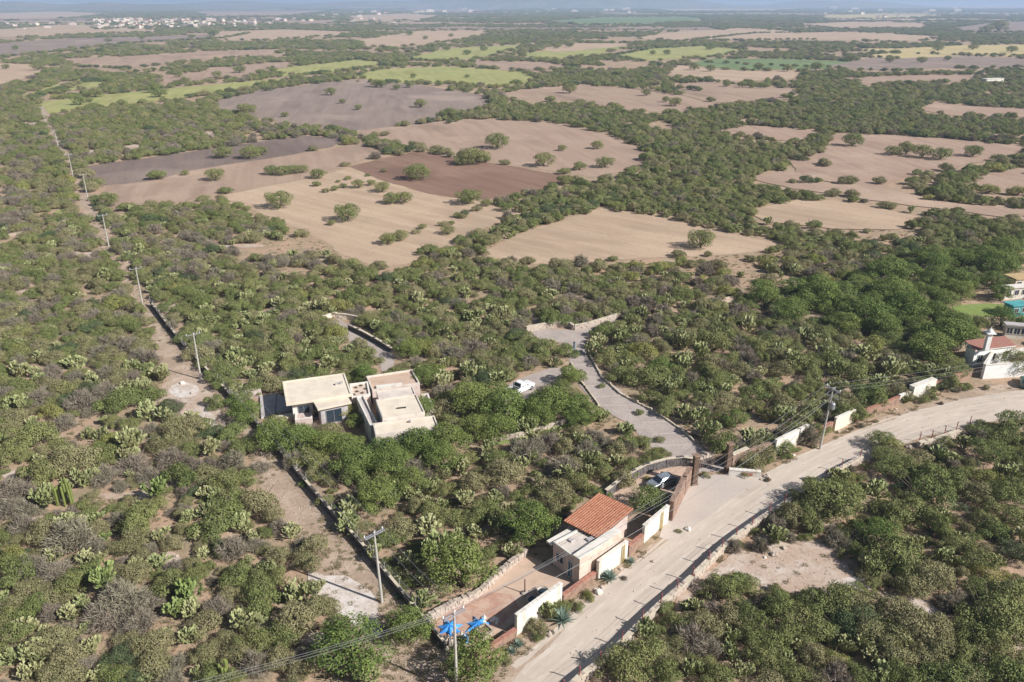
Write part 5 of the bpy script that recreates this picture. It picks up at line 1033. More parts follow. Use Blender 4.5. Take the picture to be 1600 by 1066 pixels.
# ---- utility poles and lines
POLES = {}
def pole(key, base, h, arms, rz, label, lean=(0, 0), transformer=False):
    q = G(*base); e = empty('utility_pole', q, label, 'utility pole', 'concrete utility poles', rz); e.rotation_euler = (lean[0], lean[1], rz)
    mb = MB(); mb.tube((0, 0, -0.1), (0, 0, h), 0.17, 0.10, 10); mb.build('shaft', CONC, e, smooth=False)
    for k in range(arms):
        z = h - 0.25 - (0.0 if k == 0 else 0.0); y = 0.14 if k == 0 else -0.14
        mb = MB(); mb.box((0, y, z), (2.4, 0.09, 0.11)); ar = mb.build('crossarm', STEEL, e)
        if k == 0:
            for x in (-1.1, 0.15, 1.1):
                mb = MB(); mb.lathe([(0.03, 0), (0.03, 0.08), (0.09, 0.1), (0.05, 0.16), (0.09, 0.2), (0.03, 0.28)], 8, (x, y, z + 0.057)); mb.build('insulator', LAMPW, ar)
    if transformer:
        mb = MB(); mb.lathe([(0.30, 0), (0.34, 0.05), (0.34, 0.85), (0.25, 0.95)], 14, (0.5, 0, h - 3.2)); t_ = mb.build('transformer', STEEL, e); mb = MB(); mb.tube((0.4, 0, h - 2.3), (0.36, 0, h - 2.0), 0.04); mb.tube((0.62, 0, h - 2.3), (0.66, 0, h - 2.0), 0.04); mb.build('bushing', LAMPW, t_)
        mb = MB(); mb.box((0, 0.14, h - 1.5), (2.2, 0.09, 0.1)); mb.build('crossarm', STEEL, e)
        mb = MB()
        for x in (-0.8, -0.3, 0.3, 0.8): mb.tube((x, 0.14, h - 1.44), (x + 0.1, 0.3, h - 0.9), 0.04, 0.04, 5)
        mb.build('fuse', STEEL, e)
    mw = Matrix.Translation(q) @ e.rotation_euler.to_matrix().to_4x4()
    POLES[key] = [mw @ Vector((x, 0.14, h + 0.05)) for x in (-1.1, 0.15, 1.1)]
    POLES[key + 'low'] = mw @ Vector((0, -0.15, h - 1.8))
pole('p1', (597, 942), 9.4, 2, R(42), 'utility pole with double crossarm standing left of the dark boundary wall', (0.0, -0.03))
pole('p0', (714, 1082), 9.6, 2, R(38), 'utility pole at the bottom corner where boundary wall and road wall meet')
pole('p2', (314, 593), 8.6, 1, R(38), 'utility pole beside the white sandy patch on the track')
pole('p3', (223, 477), 8.4, 1, R(36), 'utility pole at the upper end of the dark boundary wall')
pole('p4', (170, 385), 8.6, 1, R(36), 'utility pole on the track, second above the boundary wall end')
pole('p5', (138, 314), 8.8, 1, R(34), 'utility pole beside the track near the grey field corner')
pole('p6', (115, 280), 9.2, 1, R(34), 'farther utility pole on the track left of the grey field')
pole('p7', (92, 236), 9.2, 1, R(34), 'distant utility pole where the track narrows between scrub')
pole('p8', (72, 196), 9.5, 1, R(34), 'most distant utility pole near the track crossroads')
pole('pr', (1281, 702), 10.2, 2, R(-58), 'utility pole with grey transformer beside the road at right', (0, 0.04), True)
pole('p9', (1790, 600), 10.0, 2, R(-58), 'utility pole beyond the right edge on the road')
def wire(a, b, sag, r, label):
    mb = MB(); n = 14; d = b - a; pts = [a.lerp(b, k / n) - Vector((0, 0, 4 * sag * (k / n) * (1 - k / n))) - a for k in range(n + 1)]
    for k in range(n): mb.tube(pts[k], pts[k + 1], r, r, 4)
    o = mb.build('power_line', WIREM); o.location = a; tag(o, label, 'cable', 'overhead power lines')
seq = ['p8', 'p7', 'p6', 'p5', 'p4', 'p3', 'p2', 'p1', 'p0']
NM = {'p8': 'the most distant pole', 'p7': 'the track-narrowing pole', 'p6': 'the pole left of grey field', 'p5': 'the grey field corner pole', 'p4': 'the second track pole', 'p3': 'the wall-end pole', 'p2': 'the sandy patch pole', 'p1': 'the double-crossarm pole', 'p0': 'the bottom corner pole', 'pr': 'the transformer pole', 'p9': 'the right frame edge'}
for a, b in zip(seq[:-1], seq[1:]):
    for k in range(3): wire(POLES[a][k], POLES[b][k], 0.9, 0.012, f'{["left", "middle", "right"][k]} overhead line between {NM[a]} and {NM[b]}')
for k in range(3): wire(POLES['p0'][k], POLES['pr'][k], 1.6, 0.013, f'{["upper", "middle", "lower"][k]} overhead line between {NM["p0"]} and {NM["pr"]}')
for k in range(3): wire(POLES['pr'][k], POLES['p9'][k], 1.0, 0.013, f'{["upper", "middle", "lower"][k]} overhead line from {NM["pr"]} to {NM["p9"]}')
wire(POLES['p0low'], POLES['prlow'], 2.0, 0.022, 'thick low cable from the bottom corner pole to the transformer pole')
L0 = G(560, 1150) + Vector((-26, -12, 8.5))
for k in range(3): wire(POLES['p0'][k], POLES['p0'][k] + Vector((-34, -12, -0.6)) , 0.8, 0.013, f'{["upper", "middle", "lower"][k]} overhead line leaving the bottom corner pole to the left')

# ---- vehicles
def wheel(parent, x, y, r=0.36, w_=0.24):
    mb = MB(); mb.tube((x, y - w_ / 2, r), (x, y + w_ / 2, r), r, r, 18); t = mb.build('wheel', RUBBER, parent)
    s = 1 if y > 0 else -1; mb = MB(); mb.tube((x, y + s * w_ / 2 - s * 0.02, r), (x, y + s * (w_ / 2 + 0.015), r), r * 0.62, r * 0.58, 12); mb.build('rim', CHROME, t)
def loft(name, secs, m, parent, smooth=False, bevel=0.04):
    """secs: list of (x, half_width_bottom, half_width_top, z0, z1): a body as cross sections along x"""
    V = []; Fs = []
    for x, wb, wt, z0, z1 in secs:
        V += [(x, -wb, z0), (x, wb, z0), (x, wb * 1.0, z0 + (z1 - z0) * 0.55), (x, wt, z1), (x, -wt, z1), (x, -wb * 1.0, z0 + (z1 - z0) * 0.55)]
    for k in range(len(secs) - 1):
        for i in range(6): Fs.append((k * 6 + i, k * 6 + (i + 1) % 6, (k + 1) * 6 + (i + 1) % 6, (k + 1) * 6 + i))
    Fs.append((5, 4, 3, 2, 1, 0)); n = (len(secs) - 1) * 6; Fs.append(tuple(n + i for i in range(6)))
    mb = MB(); mb.add(V, Fs); return mb.build(name, m, parent, smooth=smooth, bevel=bevel)
def quadp(name, pts, m, parent, th=0.02):
    a, b, c, d = [Vector(p) for p in pts]; n = (b - a).cross(d - a).normalized() * th; mb = MB()
    mb.add([a, b, c, d, a + n, b + n, c + n, d + n], [(0, 3, 2, 1), (4, 5, 6, 7), (0, 1, 5, 4), (1, 2, 6, 5), (2, 3, 7, 6), (3, 0, 4, 7)]); return mb.build(name, m, parent)
def pickup(loc, rz):
    e = empty('pickup_truck', loc, 'white double-cab pickup truck with open bed parked among the big trees', 'pickup truck', None, rz)
    loft('body', [(2.65, 0.78, 0.70, 0.42, 0.92), (2.4, 0.92, 0.84, 0.36, 1.02), (1.2, 0.94, 0.88, 0.34, 1.12), (1.0, 0.94, 0.90, 0.34, 1.13), (-0.85, 0.94, 0.90, 0.34, 1.13)], CARW, e)
    loft('cabin', [(1.25, 0.86, 0.80, 1.10, 1.14), (0.62, 0.86, 0.70, 1.10, 1.72), (0.2, 0.86, 0.71, 1.10, 1.80), (-0.55, 0.86, 0.71, 1.10, 1.78), (-0.82, 0.86, 0.74, 1.10, 1.16)], CARW, e)
    bed = MB(); bed.box((-1.82, 0, 0.52), (1.9, 1.86, 0.30)); bed.box((-1.82, 0.90, 0.92), (1.9, 0.09, 0.5)); bed.box((-1.82, -0.90, 0.92), (1.9, 0.09, 0.5)); bed.box((-2.74, 0, 0.92), (0.08, 1.70, 0.5)); bed.box((-0.90, 0, 0.92), (0.06, 1.70, 0.5)); bed.build('bed', CARW, e, bevel=0.015)
    mb = MB(); mb.box((-1.82, 0, 0.685), (1.78, 1.64, 0.02)); mb.build('bed_liner', BLACKP, e)
    rb = MB(); rb.tube((-1.0, -0.75, 1.17), (-1.0, -0.7, 1.75), 0.04); rb.tube((-1.0, 0.75, 1.17), (-1.0, 0.7, 1.75), 0.04)
    for z in (1.35, 1.55, 1.75): rb.tube((-1.0, -0.72, z), (-1.0, 0.72, z), 0.035)
    rb.build('headboard_rack', BLACKP, e)
    quadp('windscreen', [(1.24, -0.76, 1.16), (1.24, 0.76, 1.16), (0.68, 0.64, 1.69), (0.68, -0.64, 1.69)], GLASS, e)
    for s in (-1, 1):
        pts = [(0.95, s * 0.872, 1.2), (0.25, s * 0.872, 1.2), (0.25, s * 0.735, 1.68), (0.62, s * 0.735, 1.68)]
        quadp('side_window', pts if s > 0 else pts[::-1], GLASS, e); pts = [(0.15, s * 0.872, 1.2), (-0.6, s * 0.872, 1.2), (-0.5, s * 0.74, 1.68), (0.15, s * 0.735, 1.68)]; quadp('side_window', pts if s > 0 else pts[::-1], GLASS, e)
        mb = MB(); mb.box((2.60, s * 0.62, 0.80), (0.12, 0.28, 0.16)); mb.build('headlight', LAMPW, e); mb = MB(); mb.box((-2.795, s * 0.84, 0.95), (0.04, 0.14, 0.36)); mb.build('tail_light', LAMPR, e)
        mb = MB(); mb.box((0.95, s * 1.0, 1.22), (0.1, 0.16, 0.16)); mb.build('mirror', CARW, e)
        for x in (1.75, -1.65): wheel(e, x, s * 0.84)
    quadp('rear_window', [(-0.80, 0.66, 1.2), (-0.80, -0.66, 1.2), (-0.60, -0.62, 1.7), (-0.60, 0.62, 1.7)], GLASS, e)
    mb = MB(); mb.box((2.68, 0, 0.5), (0.1, 1.6, 0.2)); mb.build('bumper', BLACKP, e)
    return e
q0 = G(793, 621); q1 = G(833, 603); c = (q0 + q1) / 2; pickup((c.x, c.y, 0.06), math.atan2(q1.y - q0.y, q1.x - q0.x))
def hatch(name, loc, rz, paint, label):
    e = empty(name, loc, label, 'car', None, rz)
    loft('body', [(2.12, 0.70, 0.62, 0.36, 0.72), (1.85, 0.86, 0.76, 0.28, 0.86), (1.0, 0.88, 0.80, 0.26, 0.97), (-1.6, 0.88, 0.80, 0.26, 1.02), (-2.1, 0.80, 0.70, 0.34, 0.95)], paint, e)
    loft('cabin', [(1.05, 0.80, 0.74, 0.93, 0.98), (0.35, 0.80, 0.62, 0.93, 1.42), (-0.2, 0.80, 0.62, 0.93, 1.50), (-1.2, 0.80, 0.62, 0.93, 1.46), (-1.95, 0.78, 0.70, 0.93, 1.04)], paint, e)
    quadp('windscreen', [(1.04, -0.70, 1.0), (1.04, 0.70, 1.0), (0.40, 0.57, 1.41), (0.40, -0.57, 1.41)], GLASS, e); quadp('rear_window', [(-1.95, 0.62, 1.06), (-1.95, -0.62, 1.06), (-1.27, -0.55, 1.45), (-1.27, 0.55, 1.45)], GLASS, e)
    for s in (-1, 1):
        for x0, x1, t0, t1 in ((0.85, -0.05, 0.30, -0.05), (-0.13, -1.35, -0.13, -1.15)):
            pts = [(x0, s * 0.812, 1.02), (x1, s * 0.812, 1.02), (t1, s * 0.66, 1.38), (t0, s * 0.66, 1.38)]; quadp('side_window', pts if s > 0 else pts[::-1], GLASS, e)
        mb = MB(); mb.box((2.02, s * 0.56, 0.66), (0.16, 0.30, 0.13)); mb.build('headlight', LAMPW, e); mb = MB(); mb.box((-2.08, s * 0.64, 0.82), (0.1, 0.2, 0.2)); mb.build('tail_light', LAMPR, e)
        mb = MB(); mb.box((0.8, s * 0.94, 1.0), (0.12, 0.18, 0.12)); mb.build('mirror', paint, e)
        for x in (1.32, -1.30): wheel(e, x, s * 0.79, 0.32, 0.2)
    mb = MB(); mb.box((2.1, 0, 0.42), (0.08, 1.1, 0.16)); mb.build('grille', BLACKP, e)
    return e
q0 = G(1052, 752); q1 = G(1014, 766); c = (q0 + q1) / 2; hatch('silver_car', (c.x, c.y, 0.04), math.atan2(q1.y - q0.y, q1.x - q0.x), CARS, 'silver hatchback parked on the walled court above the gatehouse')
c = G(1602, 602); hatch('green_car', (c.x, c.y, 0.0), R(60), CARG, 'dark green car parked at the right edge below the white villa')

# ---- patio things
for i, (x, y, rz) in enumerate([(703, 982, 0.3), (748, 978, 1.1)]):
    q = G(x, y); mb = MB(); rr = random.Random(i + 3); n = 14; V = [(0, 0, 0.55)]; 
    for k in range(n):
        r = (1.55 if k % 2 == 0 else 0.75) * rr.uniform(0.85, 1.15); a = 2 * math.pi * k / n; V.append((r * math.cos(a), r * math.sin(a), 0.05 if k % 2 == 0 else 0.14))
    for k in range(n):
        r = 0.45; a = 2 * math.pi * k / n; V.append((r * math.cos(a), r * math.sin(a), 0.42 if k % 2 == 0 else 0.30))
    Fs = [(0, n + 1 + k, n + 1 + (k + 1) % n) for k in range(n)] + [(n + 1 + k, 1 + k, 1 + (k + 1) % n, n + 1 + (k + 1) % n) for k in range(n)]
    V2 = [(x_, y_, z_ - 0.03) for x_, y_, z_ in V]; m_ = len(V); Fs2 = [tuple(j + m_ for j in reversed(f)) for f in Fs]
    mb.add(V + V2, Fs + Fs2); o = mb.build('blue_tarpaulin', TARP); o.location = (q.x, q.y, 0.05); o.rotation_euler = (0, 0, rz)
    tag(o, ['star-shaped bright blue tarpaulin on the patio beside the bottom pole', 'star-shaped bright blue tarpaulin in the middle of the red patio'][i], 'tarpaulin', 'blue tarpaulins on the patio')
q = G(727, 1004); e = empty('blue_barrel', q, 'blue plastic barrel at the lower edge of the red patio', 'barrel'); mb = MB(); mb.lathe([(0.28, 0), (0.33, 0.1), (0.34, 0.5), (0.33, 0.85), (0.26, 0.95)], 16); mb.build('drum', TARP, e); mb = MB(); mb.lathe([(0.12, 0.955), (0.12, 1.0)], 12); mb.build('lid', LAMPW, e)
def rock(name, px, py, r, m, label, cat='rock', group=None, n=1, spread=1.0):
    q = G(px, py); rr = random.Random(int(px * 7 + py)); bm = bmesh.new()
    for k in range(n):
        s = r * rr.uniform(0.6, 1.0); a = rr.uniform(0, 6.28); d = spread * math.sqrt(rr.random()) if n > 1 else 0
        g_ = bmesh.ops.create_icosphere(bm, subdivisions=2, radius=s)
        off = Vector((d * math.cos(a), d * math.sin(a), s * 0.35)); ph = rr.uniform(0, 9)
        for v in g_['verts']:
            v.co *= 1 + 0.16 * math.sin(v.co.x * 5 / s + ph) + 0.12 * math.sin(v.co.y * 7 / s + ph * 2) ; v.co.z *= 0.7; v.co += off
    me = bpy.data.meshes.new(name); bm.to_mesh(me); bm.free(); o = link(name, me, None, m); o.location = q; return tag(o, label, cat, group)
rock('rubble_heap', 706, 1003, 0.42, STONE, 'heap of pale grey stones at the bottom corner of the patio', 'rock heap', None, 22, 1.5)
rock('rubble_heap', 764, 972, 0.32, WHITE, 'small heap of whitish stones beside the middle blue tarpaulin', 'rock heap', None, 9, 0.9)
for i, (x, y, lab) in enumerate([(848, 928, 'upper round pale stone basin by the white wall panel'), (832, 941, 'lower round pale stone basin half in the wall shade')]):
    q = G(x, y); e = empty('stone_basin', q, lab, 'basin', 'round stone basins on the patio'); mb = MB()
    mb.lathe([(0.55, 0), (0.72, 0.15), (0.78, 0.5), (0.62, 0.52), (0.5, 0.34), (0.05, 0.3)], 20); mb.build('bowl', STONE, e); mb = MB(); mb.lathe([(0.50, 0.36), (0.48, 0.38)], 18); mb.build('water', GLASS, e)
q = G(757, 990); e = empty('planter_box', q, 'square pale stone planter in the wall shade on the patio', 'planter', None, 0.7); mb = MB()
for s in (-1, 1): mb.box((0, s * 0.62, 0.3), (1.4, 0.16, 0.6)); mb.box((s * 0.62, 0, 0.3), (0.16, 1.08, 0.6))
mb.build('box', STONE, e); mb = MB(); mb.box((0, 0, 0.22), (1.06, 1.06, 0.4)); mb.build('soil', BROWNS, e)
q = G(820, 928); e = empty('garden_post', q, 'slim dark post with small base in the middle of the patio', 'post'); mb = MB(); mb.tube((0, 0, 0), (0, 0, 2.0), 0.08, 0.06, 8); mb.build('shaft', DKWOOD, e); mb = MB(); mb.lathe([(0.4, 0), (0.4, 0.2), (0.2, 0.3)], 10); mb.build('base', STONE, e)
q = G(897, 545); e = empty('garden_post', q, 'short dark blue marker post on the upper plaza', 'post'); mb = MB(); mb.tube((0, 0, 0), (0, 0, 1.3), 0.17, 0.15, 8); mb.build('shaft', BLUED, e); mb = MB(); mb.lathe([(0.22, 1.3), (0.22, 1.36), (0.05, 1.45)], 10); mb.build('cap', BLACKP, e)
# agaves, small roadside plants, boulders
for i, (x, y, s, c, lab) in enumerate([(878, 972, 1.9, 'a', 'largest blue-grey agave at the end of the long white wall panel'), (810, 1010, 1.0, 'a', 'agave at the foot of the long white wall panel'), (838, 998, 0.9, 'a', 'small agave right of the wall foot near the stones'), (952, 906, 1.5, 'a', 'spiky agave below the bamboo-trimmed white panel'), (945, 900, 1.0, 'a', 'smaller agave tucked behind the spiky roadside one'), (985, 880, 1.0, 'a', 'agave between white panel and brown wall section'),
        (1030, 720, 0.9, 'y', 'bushy yellow-green rosette on the island above the court'), (1170, 702, 1.0, 'a', 'agave behind the stone wall right of the gate'), (800, 1020, 0.8, 'a', 'lowest agave beside the red-capped low wall'), (1150, 706, 0.9, 'a', 'agave nearest the right gate column')]):
    q = G(x, y); o = bpy.data.objects.new('agave', agave_mesh(c, 600 + i)); col.objects.link(o); o.location = q; o.scale = (s, s, s); tag(o, lab, 'agave', 'agaves along the road wall')
items = []
for i, (x, y, r, c) in enumerate([(920, 935, 0.9, 'y'), (905, 952, 0.8, 'g'), (895, 945, 0.6, 'o'), (842, 1000, 0.7, 'g'), (862, 990, 0.5, 'b'), (1060, 832, 0.6, 'o'), (1200, 752, 0.6, 'b'), (1190, 728, 0.8, 'g'), (1205, 722, 0.9, 'g'), (1225, 715, 1.1, 'g'), (1235, 716, 0.7, 'y'), (1245, 706, 0.9, 'g'), (1330, 672, 0.6, 'b'), (1345, 668, 0.8, 'b'), (1368, 660, 0.6, 'o'), (1440, 628, 1.3, 'g'), (1455, 622, 1.2, 'g'), (1470, 632, 0.6, 'b'), (1510, 608, 1.3, 'g'), (1495, 612, 0.9, 'b'), (1540, 608, 0.8, 'o'), (1038, 712, 1.3, 'g'), (1028, 708, 1.0, 'y'), (1270, 700, 0.6, 'o'), (1180, 715, 0.8, 'g'), (1012, 750, 0.7, 'y'), (975, 905, 0.5, 'b'), (1030, 690, 0.9, 'g'), (1006, 692, 0.9, 'g'), (983, 677, 0.9, 'g'), (1000, 648, 0.9, 'g'), (940, 606, 0.9, 'g'), (1120, 702, 0.7, 'y')]):
    q = G(x, y); o = put(BUSH[c][i % 3], 'roadside_shrub', (q.x, q.y, r, c), 'shrub', 'small shrubs along the road and driveway'); items.append((o, x, y, ADJ[c]))
auto_labels(items, 'small shrub', 'shrub', 90)
RK = [(935, 927, .45), (940, 918, .3), (858, 992, .4), (930, 922, .3), (1190, 750, .3), (1198, 746, .5), (1302, 672, .3), (1310, 676, .35), (1322, 674, .3), (1240, 712, .3), (985, 862, .35), (1020, 878, .35), (1400, 640, .3), (1545, 604, .5), (970, 890, .3), (1075, 828, .5), (1008, 724, .4), (1020, 730, .4), (1012, 728, .3), (1180, 855, .4), (1210, 868, .5), (1195, 872, .3), (1225, 858, .35), (1190, 862, .3), (285, 600, .5), (300, 615, .4), (340, 608, .4), (480, 1016, .5), (276, 870, .4), (1420, 700, .5), (1428, 706, .4)]
items = []
for i, (x, y, r) in enumerate(RK):
    o = rock('boulder', x, y, r, STONE if i % 3 else WHITE, None, 'rock', 'boulders beside road and track'); items.append((o, x, y, 'pale' if i % 3 else 'whitish'))
auto_labels(items, 'boulder', 'rock', 90)
# organ-pipe cactus cluster in the left scrub
def organ(px, py, s, n, label):
    q = G(px, py); rr = random.Random(int(px)); mb = MB()
    for k in range(n):
        a = rr.uniform(0, 6.28); d = s * 0.5 * math.sqrt(rr.random()); h_ = s * rr.uniform(0.9, 1.5); x, y = d * math.cos(a), d * math.sin(a)
        pr = [(0.11, 0), (0.14, h_ * 0.2), (0.14, h_ * 0.9), (0.09, h_ * 0.98), (0.02, h_)]; mb.lathe(pr, 9, (x, y, 0))
    o = mb.build('organ_pipe_cactus', LEAF['T']); o.location = q; tag(o, label, 'cactus', None); return o
organ(104, 786, 2.4, 16, 'cluster of tall green organ-pipe cactus columns in the left scrub'); organ(352, 1062, 1.8, 5, 'small cluster of cactus columns at the bottom edge of the left scrub')

# ---- villas at right
def villa(name, A, B, C, z, label, wm, rm, roof='flat', wins=3, cat='house'):
    P = rect(A, B, C, z); e = empty(name, (*cen(P), 0), label, cat); prism_o('wall', inset(P, 0.3), 0, z - 0.03, wm, e)
    if roof == 'flat': prism_o('roof', P, z - 0.02, z + 0.22, rm, e)
    else: tiled(e, [P[3], P[2], P[1], P[0]], z + 0.9, z + 0.12, rm, 0.5, eave=WHITE)
    W = inset(P, 0.3); L_ = (W[1] - W[0]).length
    for k in range(wins): u = L_ * (k + 0.5) / wins; opening('window', W[0], W[1], u - 0.55, u + 0.55, 0.9, min(2.3, z - 0.5), e, GLASS, WHITE, inside=cen(P))
    return e, P
v, P = villa('villa', (1524, 549), (1588, 541), (1507, 540), 3.3, 'white villa with faded red tile roof and turret near the right road bend', BRIGHTW, TILE2, 'tile')
q = G(1547, 543, 4.5) - v.location; mb = MB(); mb.box((q.x, q.y + 1.0, 5.2), (0.75, 0.75, 3.2)); tw = mb.build('bell_turret', BRIGHTW, v); mb = MB(); mb.box((q.x, q.y + 1.0, 6.88), (1.5, 1.5, 0.14)); mb.lathe([(0.6, 0), (0.5, 0.3), (0.3, 0.55), (0.06, 0.7), (0.03, 1.0)], 12, (q.x, q.y + 1.0, 6.96)); mb.build('cap', BRIGHTW, tw)
wall_panel('villa_wall', (1534, 592), (1598, 588), 2.6, 0.35, BRIGHTW, 'tall white curved villa wall facing the road at the right edge', True, WHITE)
wall_panel('villa_wall', (1533, 591), (1549, 566), 2.6, 0.35, BRIGHTW, 'white villa wall rising away from the road corner', True, WHITE)
wall_panel('villa_wall', (1507, 556), (1546, 566), 2.2, 0.35, SHADEPOOL, 'blue-tinted villa wall left of the turret', True, WHITE)  # white wall, its shaded side painted in as blue
wall_panel('villa_wall', (1550, 566), (1604, 556), 1.6, 0.35, WHITE, 'white wall enclosing the villa pool terrace', True, WHITE)
slab('terrace', [(1550, 562), (1560, 548), (1600, 541), (1606, 556)], 0, 0.3, PATIO, 'pink paved pool terrace inside the villa wall', 'terrace')
slab('pool', [(1556, 558), (1564, 550), (1580, 547), (1577, 554)], 0.3, 0.36, SHADEPOOL, 'small blue pool on the villa terrace', 'pool')
villa('villa', (1584, 480), (1612, 477), (1592, 470), 2.4, 'turquoise-roofed building among trees at the right edge', TURQ, TURQ, 'flat', 2)
villa('villa', (1572, 452), (1612, 449), (1576, 446), 2.6, 'white flat-roofed building above the turquoise one', WHITE, WHITE, 'flat', 3)
villa('villa', (1588, 438), (1616, 436), (1590, 428), 2.8, 'ochre-roofed building at the right edge among trees', CREAM, OCHRE, 'flat', 2)
villa('villa', (1572, 509), (1612, 512), (1570, 504), 2.6, 'white building half hidden in trees beyond the lawn', WHITE, GREYP, 'flat', 3)
villa('far_villa', (1542, 124), (1570, 122.8), (1542.4, 122.8), 4.0, 'isolated white building far off at upper right', WHITE, WHITE, 'flat', 4)
P = rect((1122, 474), (1166, 468), (1126, 466), 0.6); e = empty('stone_platform', (*cen(P), 0), 'small tan stone platform at the near corner of the brushy lot', 'platform'); prism_o('base', P, 0, 0.5, PATIO, e); walls('rim', P, 0.51, 0.7, 0.3, KERB, e)
rr = random.Random(5); vlist = {}
def vhouse(kind):
    w_, d_, h_ = (13, 9, 5) if kind == 0 else ((20, 12, 6) if kind == 1 else (9, 8, 4.5)); a = MB(); a.box((0, 0, h_ / 2), (w_, d_, h_)); b = MB()
    if kind == 2: b.add([(-w_ / 2 - .4, -d_ / 2 - .4, h_ + .01), (w_ / 2 + .4, -d_ / 2 - .4, h_ + .01), (w_ / 2 + .4, d_ / 2 + .4, h_ + .01), (-w_ / 2 - .4, d_ / 2 + .4, h_ + .01), (-w_ / 2, 0, h_ + 2.2), (w_ / 2, 0, h_ + 2.2)], [(0, 3, 2, 1), (0, 1, 5, 4), (2, 3, 4, 5), (1, 2, 5), (3, 0, 4)])
    else: b.box((0, 0, h_ + 0.25), (w_ + .3, d_ + .3, 0.45)); b.box((2, 1, h_ + 1.2), (2.2, 2, 1.4))
    return a.mesh('village_wall'), b.mesh('village_roof')
VH = [vhouse(k) for k in range(3)]; VM = [CREAM, PINKP, WHITE]; RM = [WHITE, WHITE, TILE2]
for k, (a, b) in enumerate(VH): a.materials.append(VM[k]); b.materials.append(RM[k])
spots = [(rr.uniform(150, 330), 46 - 14 * rr.random() ** 0.7) for _ in range(130)] + [(rr.uniform(320, 420), rr.uniform(32, 44)) for _ in range(26)] + [(rr.uniform(430, 620), rr.uniform(20, 36)) for _ in range(20)] + [(rr.uniform(0, 130), rr.uniform(38, 46)) for _ in range(10)] + [(rr.uniform(640, 1000), rr.uniform(12, 24)) for _ in range(30)] + [(rr.uniform(1250, 1580), rr.uniform(12, 28)) for _ in range(26)] + [(rr.uniform(160, 420), rr.uniform(8, 14)) for _ in range(16)]
for i, (x, y) in enumerate(spots):
    q = G(x, y); k = rr.choice((0, 0, 1, 2)); s = max(0.9, q.y / 2500) * rr.uniform(.5, 1.3)
    e = empty('village_house', (q.x, q.y, 0), None, 'house', None, rr.uniform(-.5, .5)); e.scale = (s, s, s)
    grp = 'houses of the distant left village' if x < 430 else ('scattered far houses across the plain' if x < 1100 else 'far houses among the dark trees at upper right')
    vlist.setdefault((grp, int(y // 4)), []).append((e, x)); e['group'] = grp; e['label'] = {'houses of the distant left village': 'tiny pale house in the far village at upper left', 'scattered far houses across the plain': 'tiny pale house scattered on the far plain near the horizon', 'far houses among the dark trees at upper right': 'tiny pale house among dark trees near the right horizon'}[grp]
    for nm, me in (('wall', VH[k][0]), ('roof', VH[k][1])):
        o = bpy.data.objects.new(nm, me); col.objects.link(o); o.parent = e

for (grp, row), L_ in vlist.items():
    L_.sort(key=lambda t: t[1]); place = 'far left village' if 'left' in grp else ('far plain' if 'plain' in grp else 'dark trees near right horizon')
    for k, it in enumerate(L_): it[0]['label'] = f'{orders(k)} tiny pale house from left, {orders(row)} row from the top, {place}'
# ---- ground cover: dry weed tufts, one countless object; its tuft is one of its own points' instances
def tuft_mesh():
    mb = MB(); rr = random.Random(3)
    for k in range(46):
        a = rr.uniform(0, 6.28); r = rr.uniform(0.0, 0.3); h_ = rr.uniform(0.12, 0.38); t = rr.uniform(0.05, 0.3); x, y = r * math.cos(a), r * math.sin(a); b = rr.uniform(0, 3.14); w_ = 0.035
        mb.add([(x - w_ * math.cos(b), y - w_ * math.sin(b), 0), (x + w_ * math.cos(b), y + w_ * math.sin(b), 0), (x + t * math.cos(a), y + t * math.sin(a), h_)], [(0, 1, 2)])
    return mb
WEED = leafmat('dry_weeds', (0.40, 0.33, 0.21), (0.31, 0.26, 0.16), (0.36, 0.35, 0.20), 0.3)
tm_ = tuft_mesh(); base = np.array(tm_.v); tf = np.array(tm_.f)
r_ = np.random.default_rng(77); n = 15000
# near to far, denser near
yy = 46 + 190 * r_.random(n * 3) ** 1.5; wx = (yy * math.cos(PIT) + CAMH * math.sin(PIT)) * 0.70; xx = r_.uniform(-1, 1, n * 3) * wx
px, py = proj(xx, yy); bad = np.zeros(len(xx), bool)
for p in [ROAD, DRIVE, PARKC, PAT] + [p for _, p in FIELDS]: bad |= inpoly(px, py, p)
for a_ in EXCL[-15:-3]: bad |= inpoly(px, py, a_)
bad |= (fbm(xx, yy, 6, 3.3) < -0.35)
for p in CLR: bad |= inpoly(px, py, p) & (r_.random(len(xx)) < 0.8)
xx, yy = xx[~bad][:n], yy[~bad][:n]; n = len(xx)
ang = r_.uniform(0, 6.28, n); s = r_.uniform(0.45, 1.4, n)
V = np.empty((n, len(base), 3)); V[:, :, 0] = (base[None, :, 0] * np.cos(ang)[:, None] - base[None, :, 1] * np.sin(ang)[:, None]) * s[:, None] + xx[:, None]
V[:, :, 1] = (base[None, :, 0] * np.sin(ang)[:, None] + base[None, :, 1] * np.cos(ang)[:, None]) * s[:, None] + yy[:, None]; V[:, :, 2] = base[None, :, 2] * s[:, None] * 0.8 + 0.01
Fa = (tf[None] + (np.arange(n) * len(base))[:, None, None]).reshape(-1, 3)
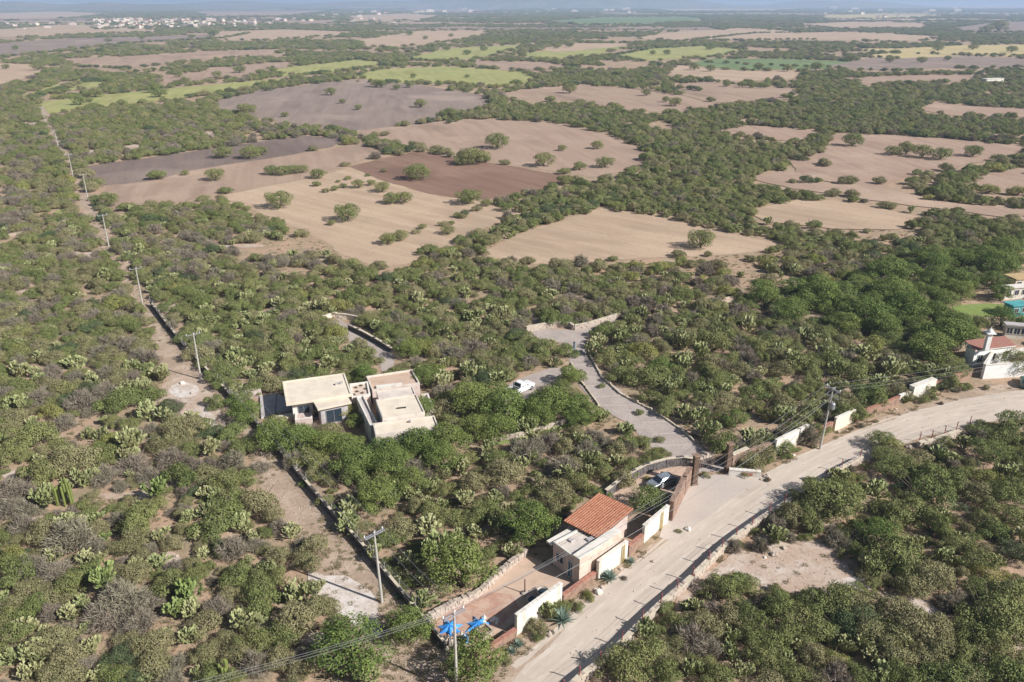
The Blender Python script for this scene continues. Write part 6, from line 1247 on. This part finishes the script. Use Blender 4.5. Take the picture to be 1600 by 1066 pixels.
me = bpy.data.meshes.new('dry_weeds'); me.vertices.add(n * len(base)); me.vertices.foreach_set('co', V.ravel()); me.loops.add(len(Fa) * 3); me.loops.foreach_set('vertex_index', Fa.ravel().astype(np.int32)); me.polygons.add(len(Fa)); me.polygons.foreach_set('loop_start', np.arange(0, len(Fa) * 3, 3, dtype=np.int32)); me.update(calc_edges=True)
tag(link('dry_weeds', me, None, WEED), 'dry tan and grey-green weeds covering the ground between shrubs', 'weeds', None, 'stuff')

# ---- loose stones on the road edge, clearings and track: countless, one object
r_ = np.random.default_rng(5); yy = r_.uniform(48, 130, 60000); xx = r_.uniform(-1, 1, 60000) * (yy * math.cos(PIT) + CAMH * math.sin(PIT)) * 0.68
px, py = proj(xx, yy); inr = inpoly(px, py, ROAD); ok = (inr & (r_.random(60000) < 0.05)) | (inpoly(px, py, TRACKN) | inpoly(px, py, LTRACK)) & (r_.random(60000) < 0.5)
for p in CLR: ok |= inpoly(px, py, p) & (r_.random(60000) < 0.6)
xx, yy = xx[ok][:6000], yy[ok][:6000]; mb = MB()
for x, y in zip(xx, yy):
    s = 0.04 + 0.12 * random.random() ** 3; a = random.uniform(0, 3); c, d = s * math.cos(a), s * math.sin(a)
    mb.add([(x + c, y + d, 0.0), (x - d * .8, y + c * .8, 0.0), (x - c, y - d, 0.0), (x + d * .9, y - c * .9, 0.0), (x + s * .2, y, s * 0.9 + 0.03)], [(0, 1, 4), (1, 2, 4), (2, 3, 4), (3, 0, 4)])
tag(mb.build('loose_stones', STONE), 'small loose pale stones strewn over the road, track and bare clearings', 'stones', None, 'stuff')

# ---- haze
hz = bpy.data.materials.new('haze'); hz.use_nodes = True; N = hz.node_tree.nodes; N.remove(N['Principled BSDF'])
pv = N.new('ShaderNodeVolumePrincipled'); pv.inputs['Color'].default_value = (0.52, 0.70, 1.0, 1); pv.inputs['Density'].default_value = 0.00015; pv.inputs['Anisotropy'].default_value = 0.1
hz.node_tree.links.new(pv.outputs[0], N['Material Output'].inputs['Volume'])
mb = MB(); mb.box((0, 9300, 74), (39000, 20400, 152)); o = mb.build('haze', hz); tag(o, kind='stuff')
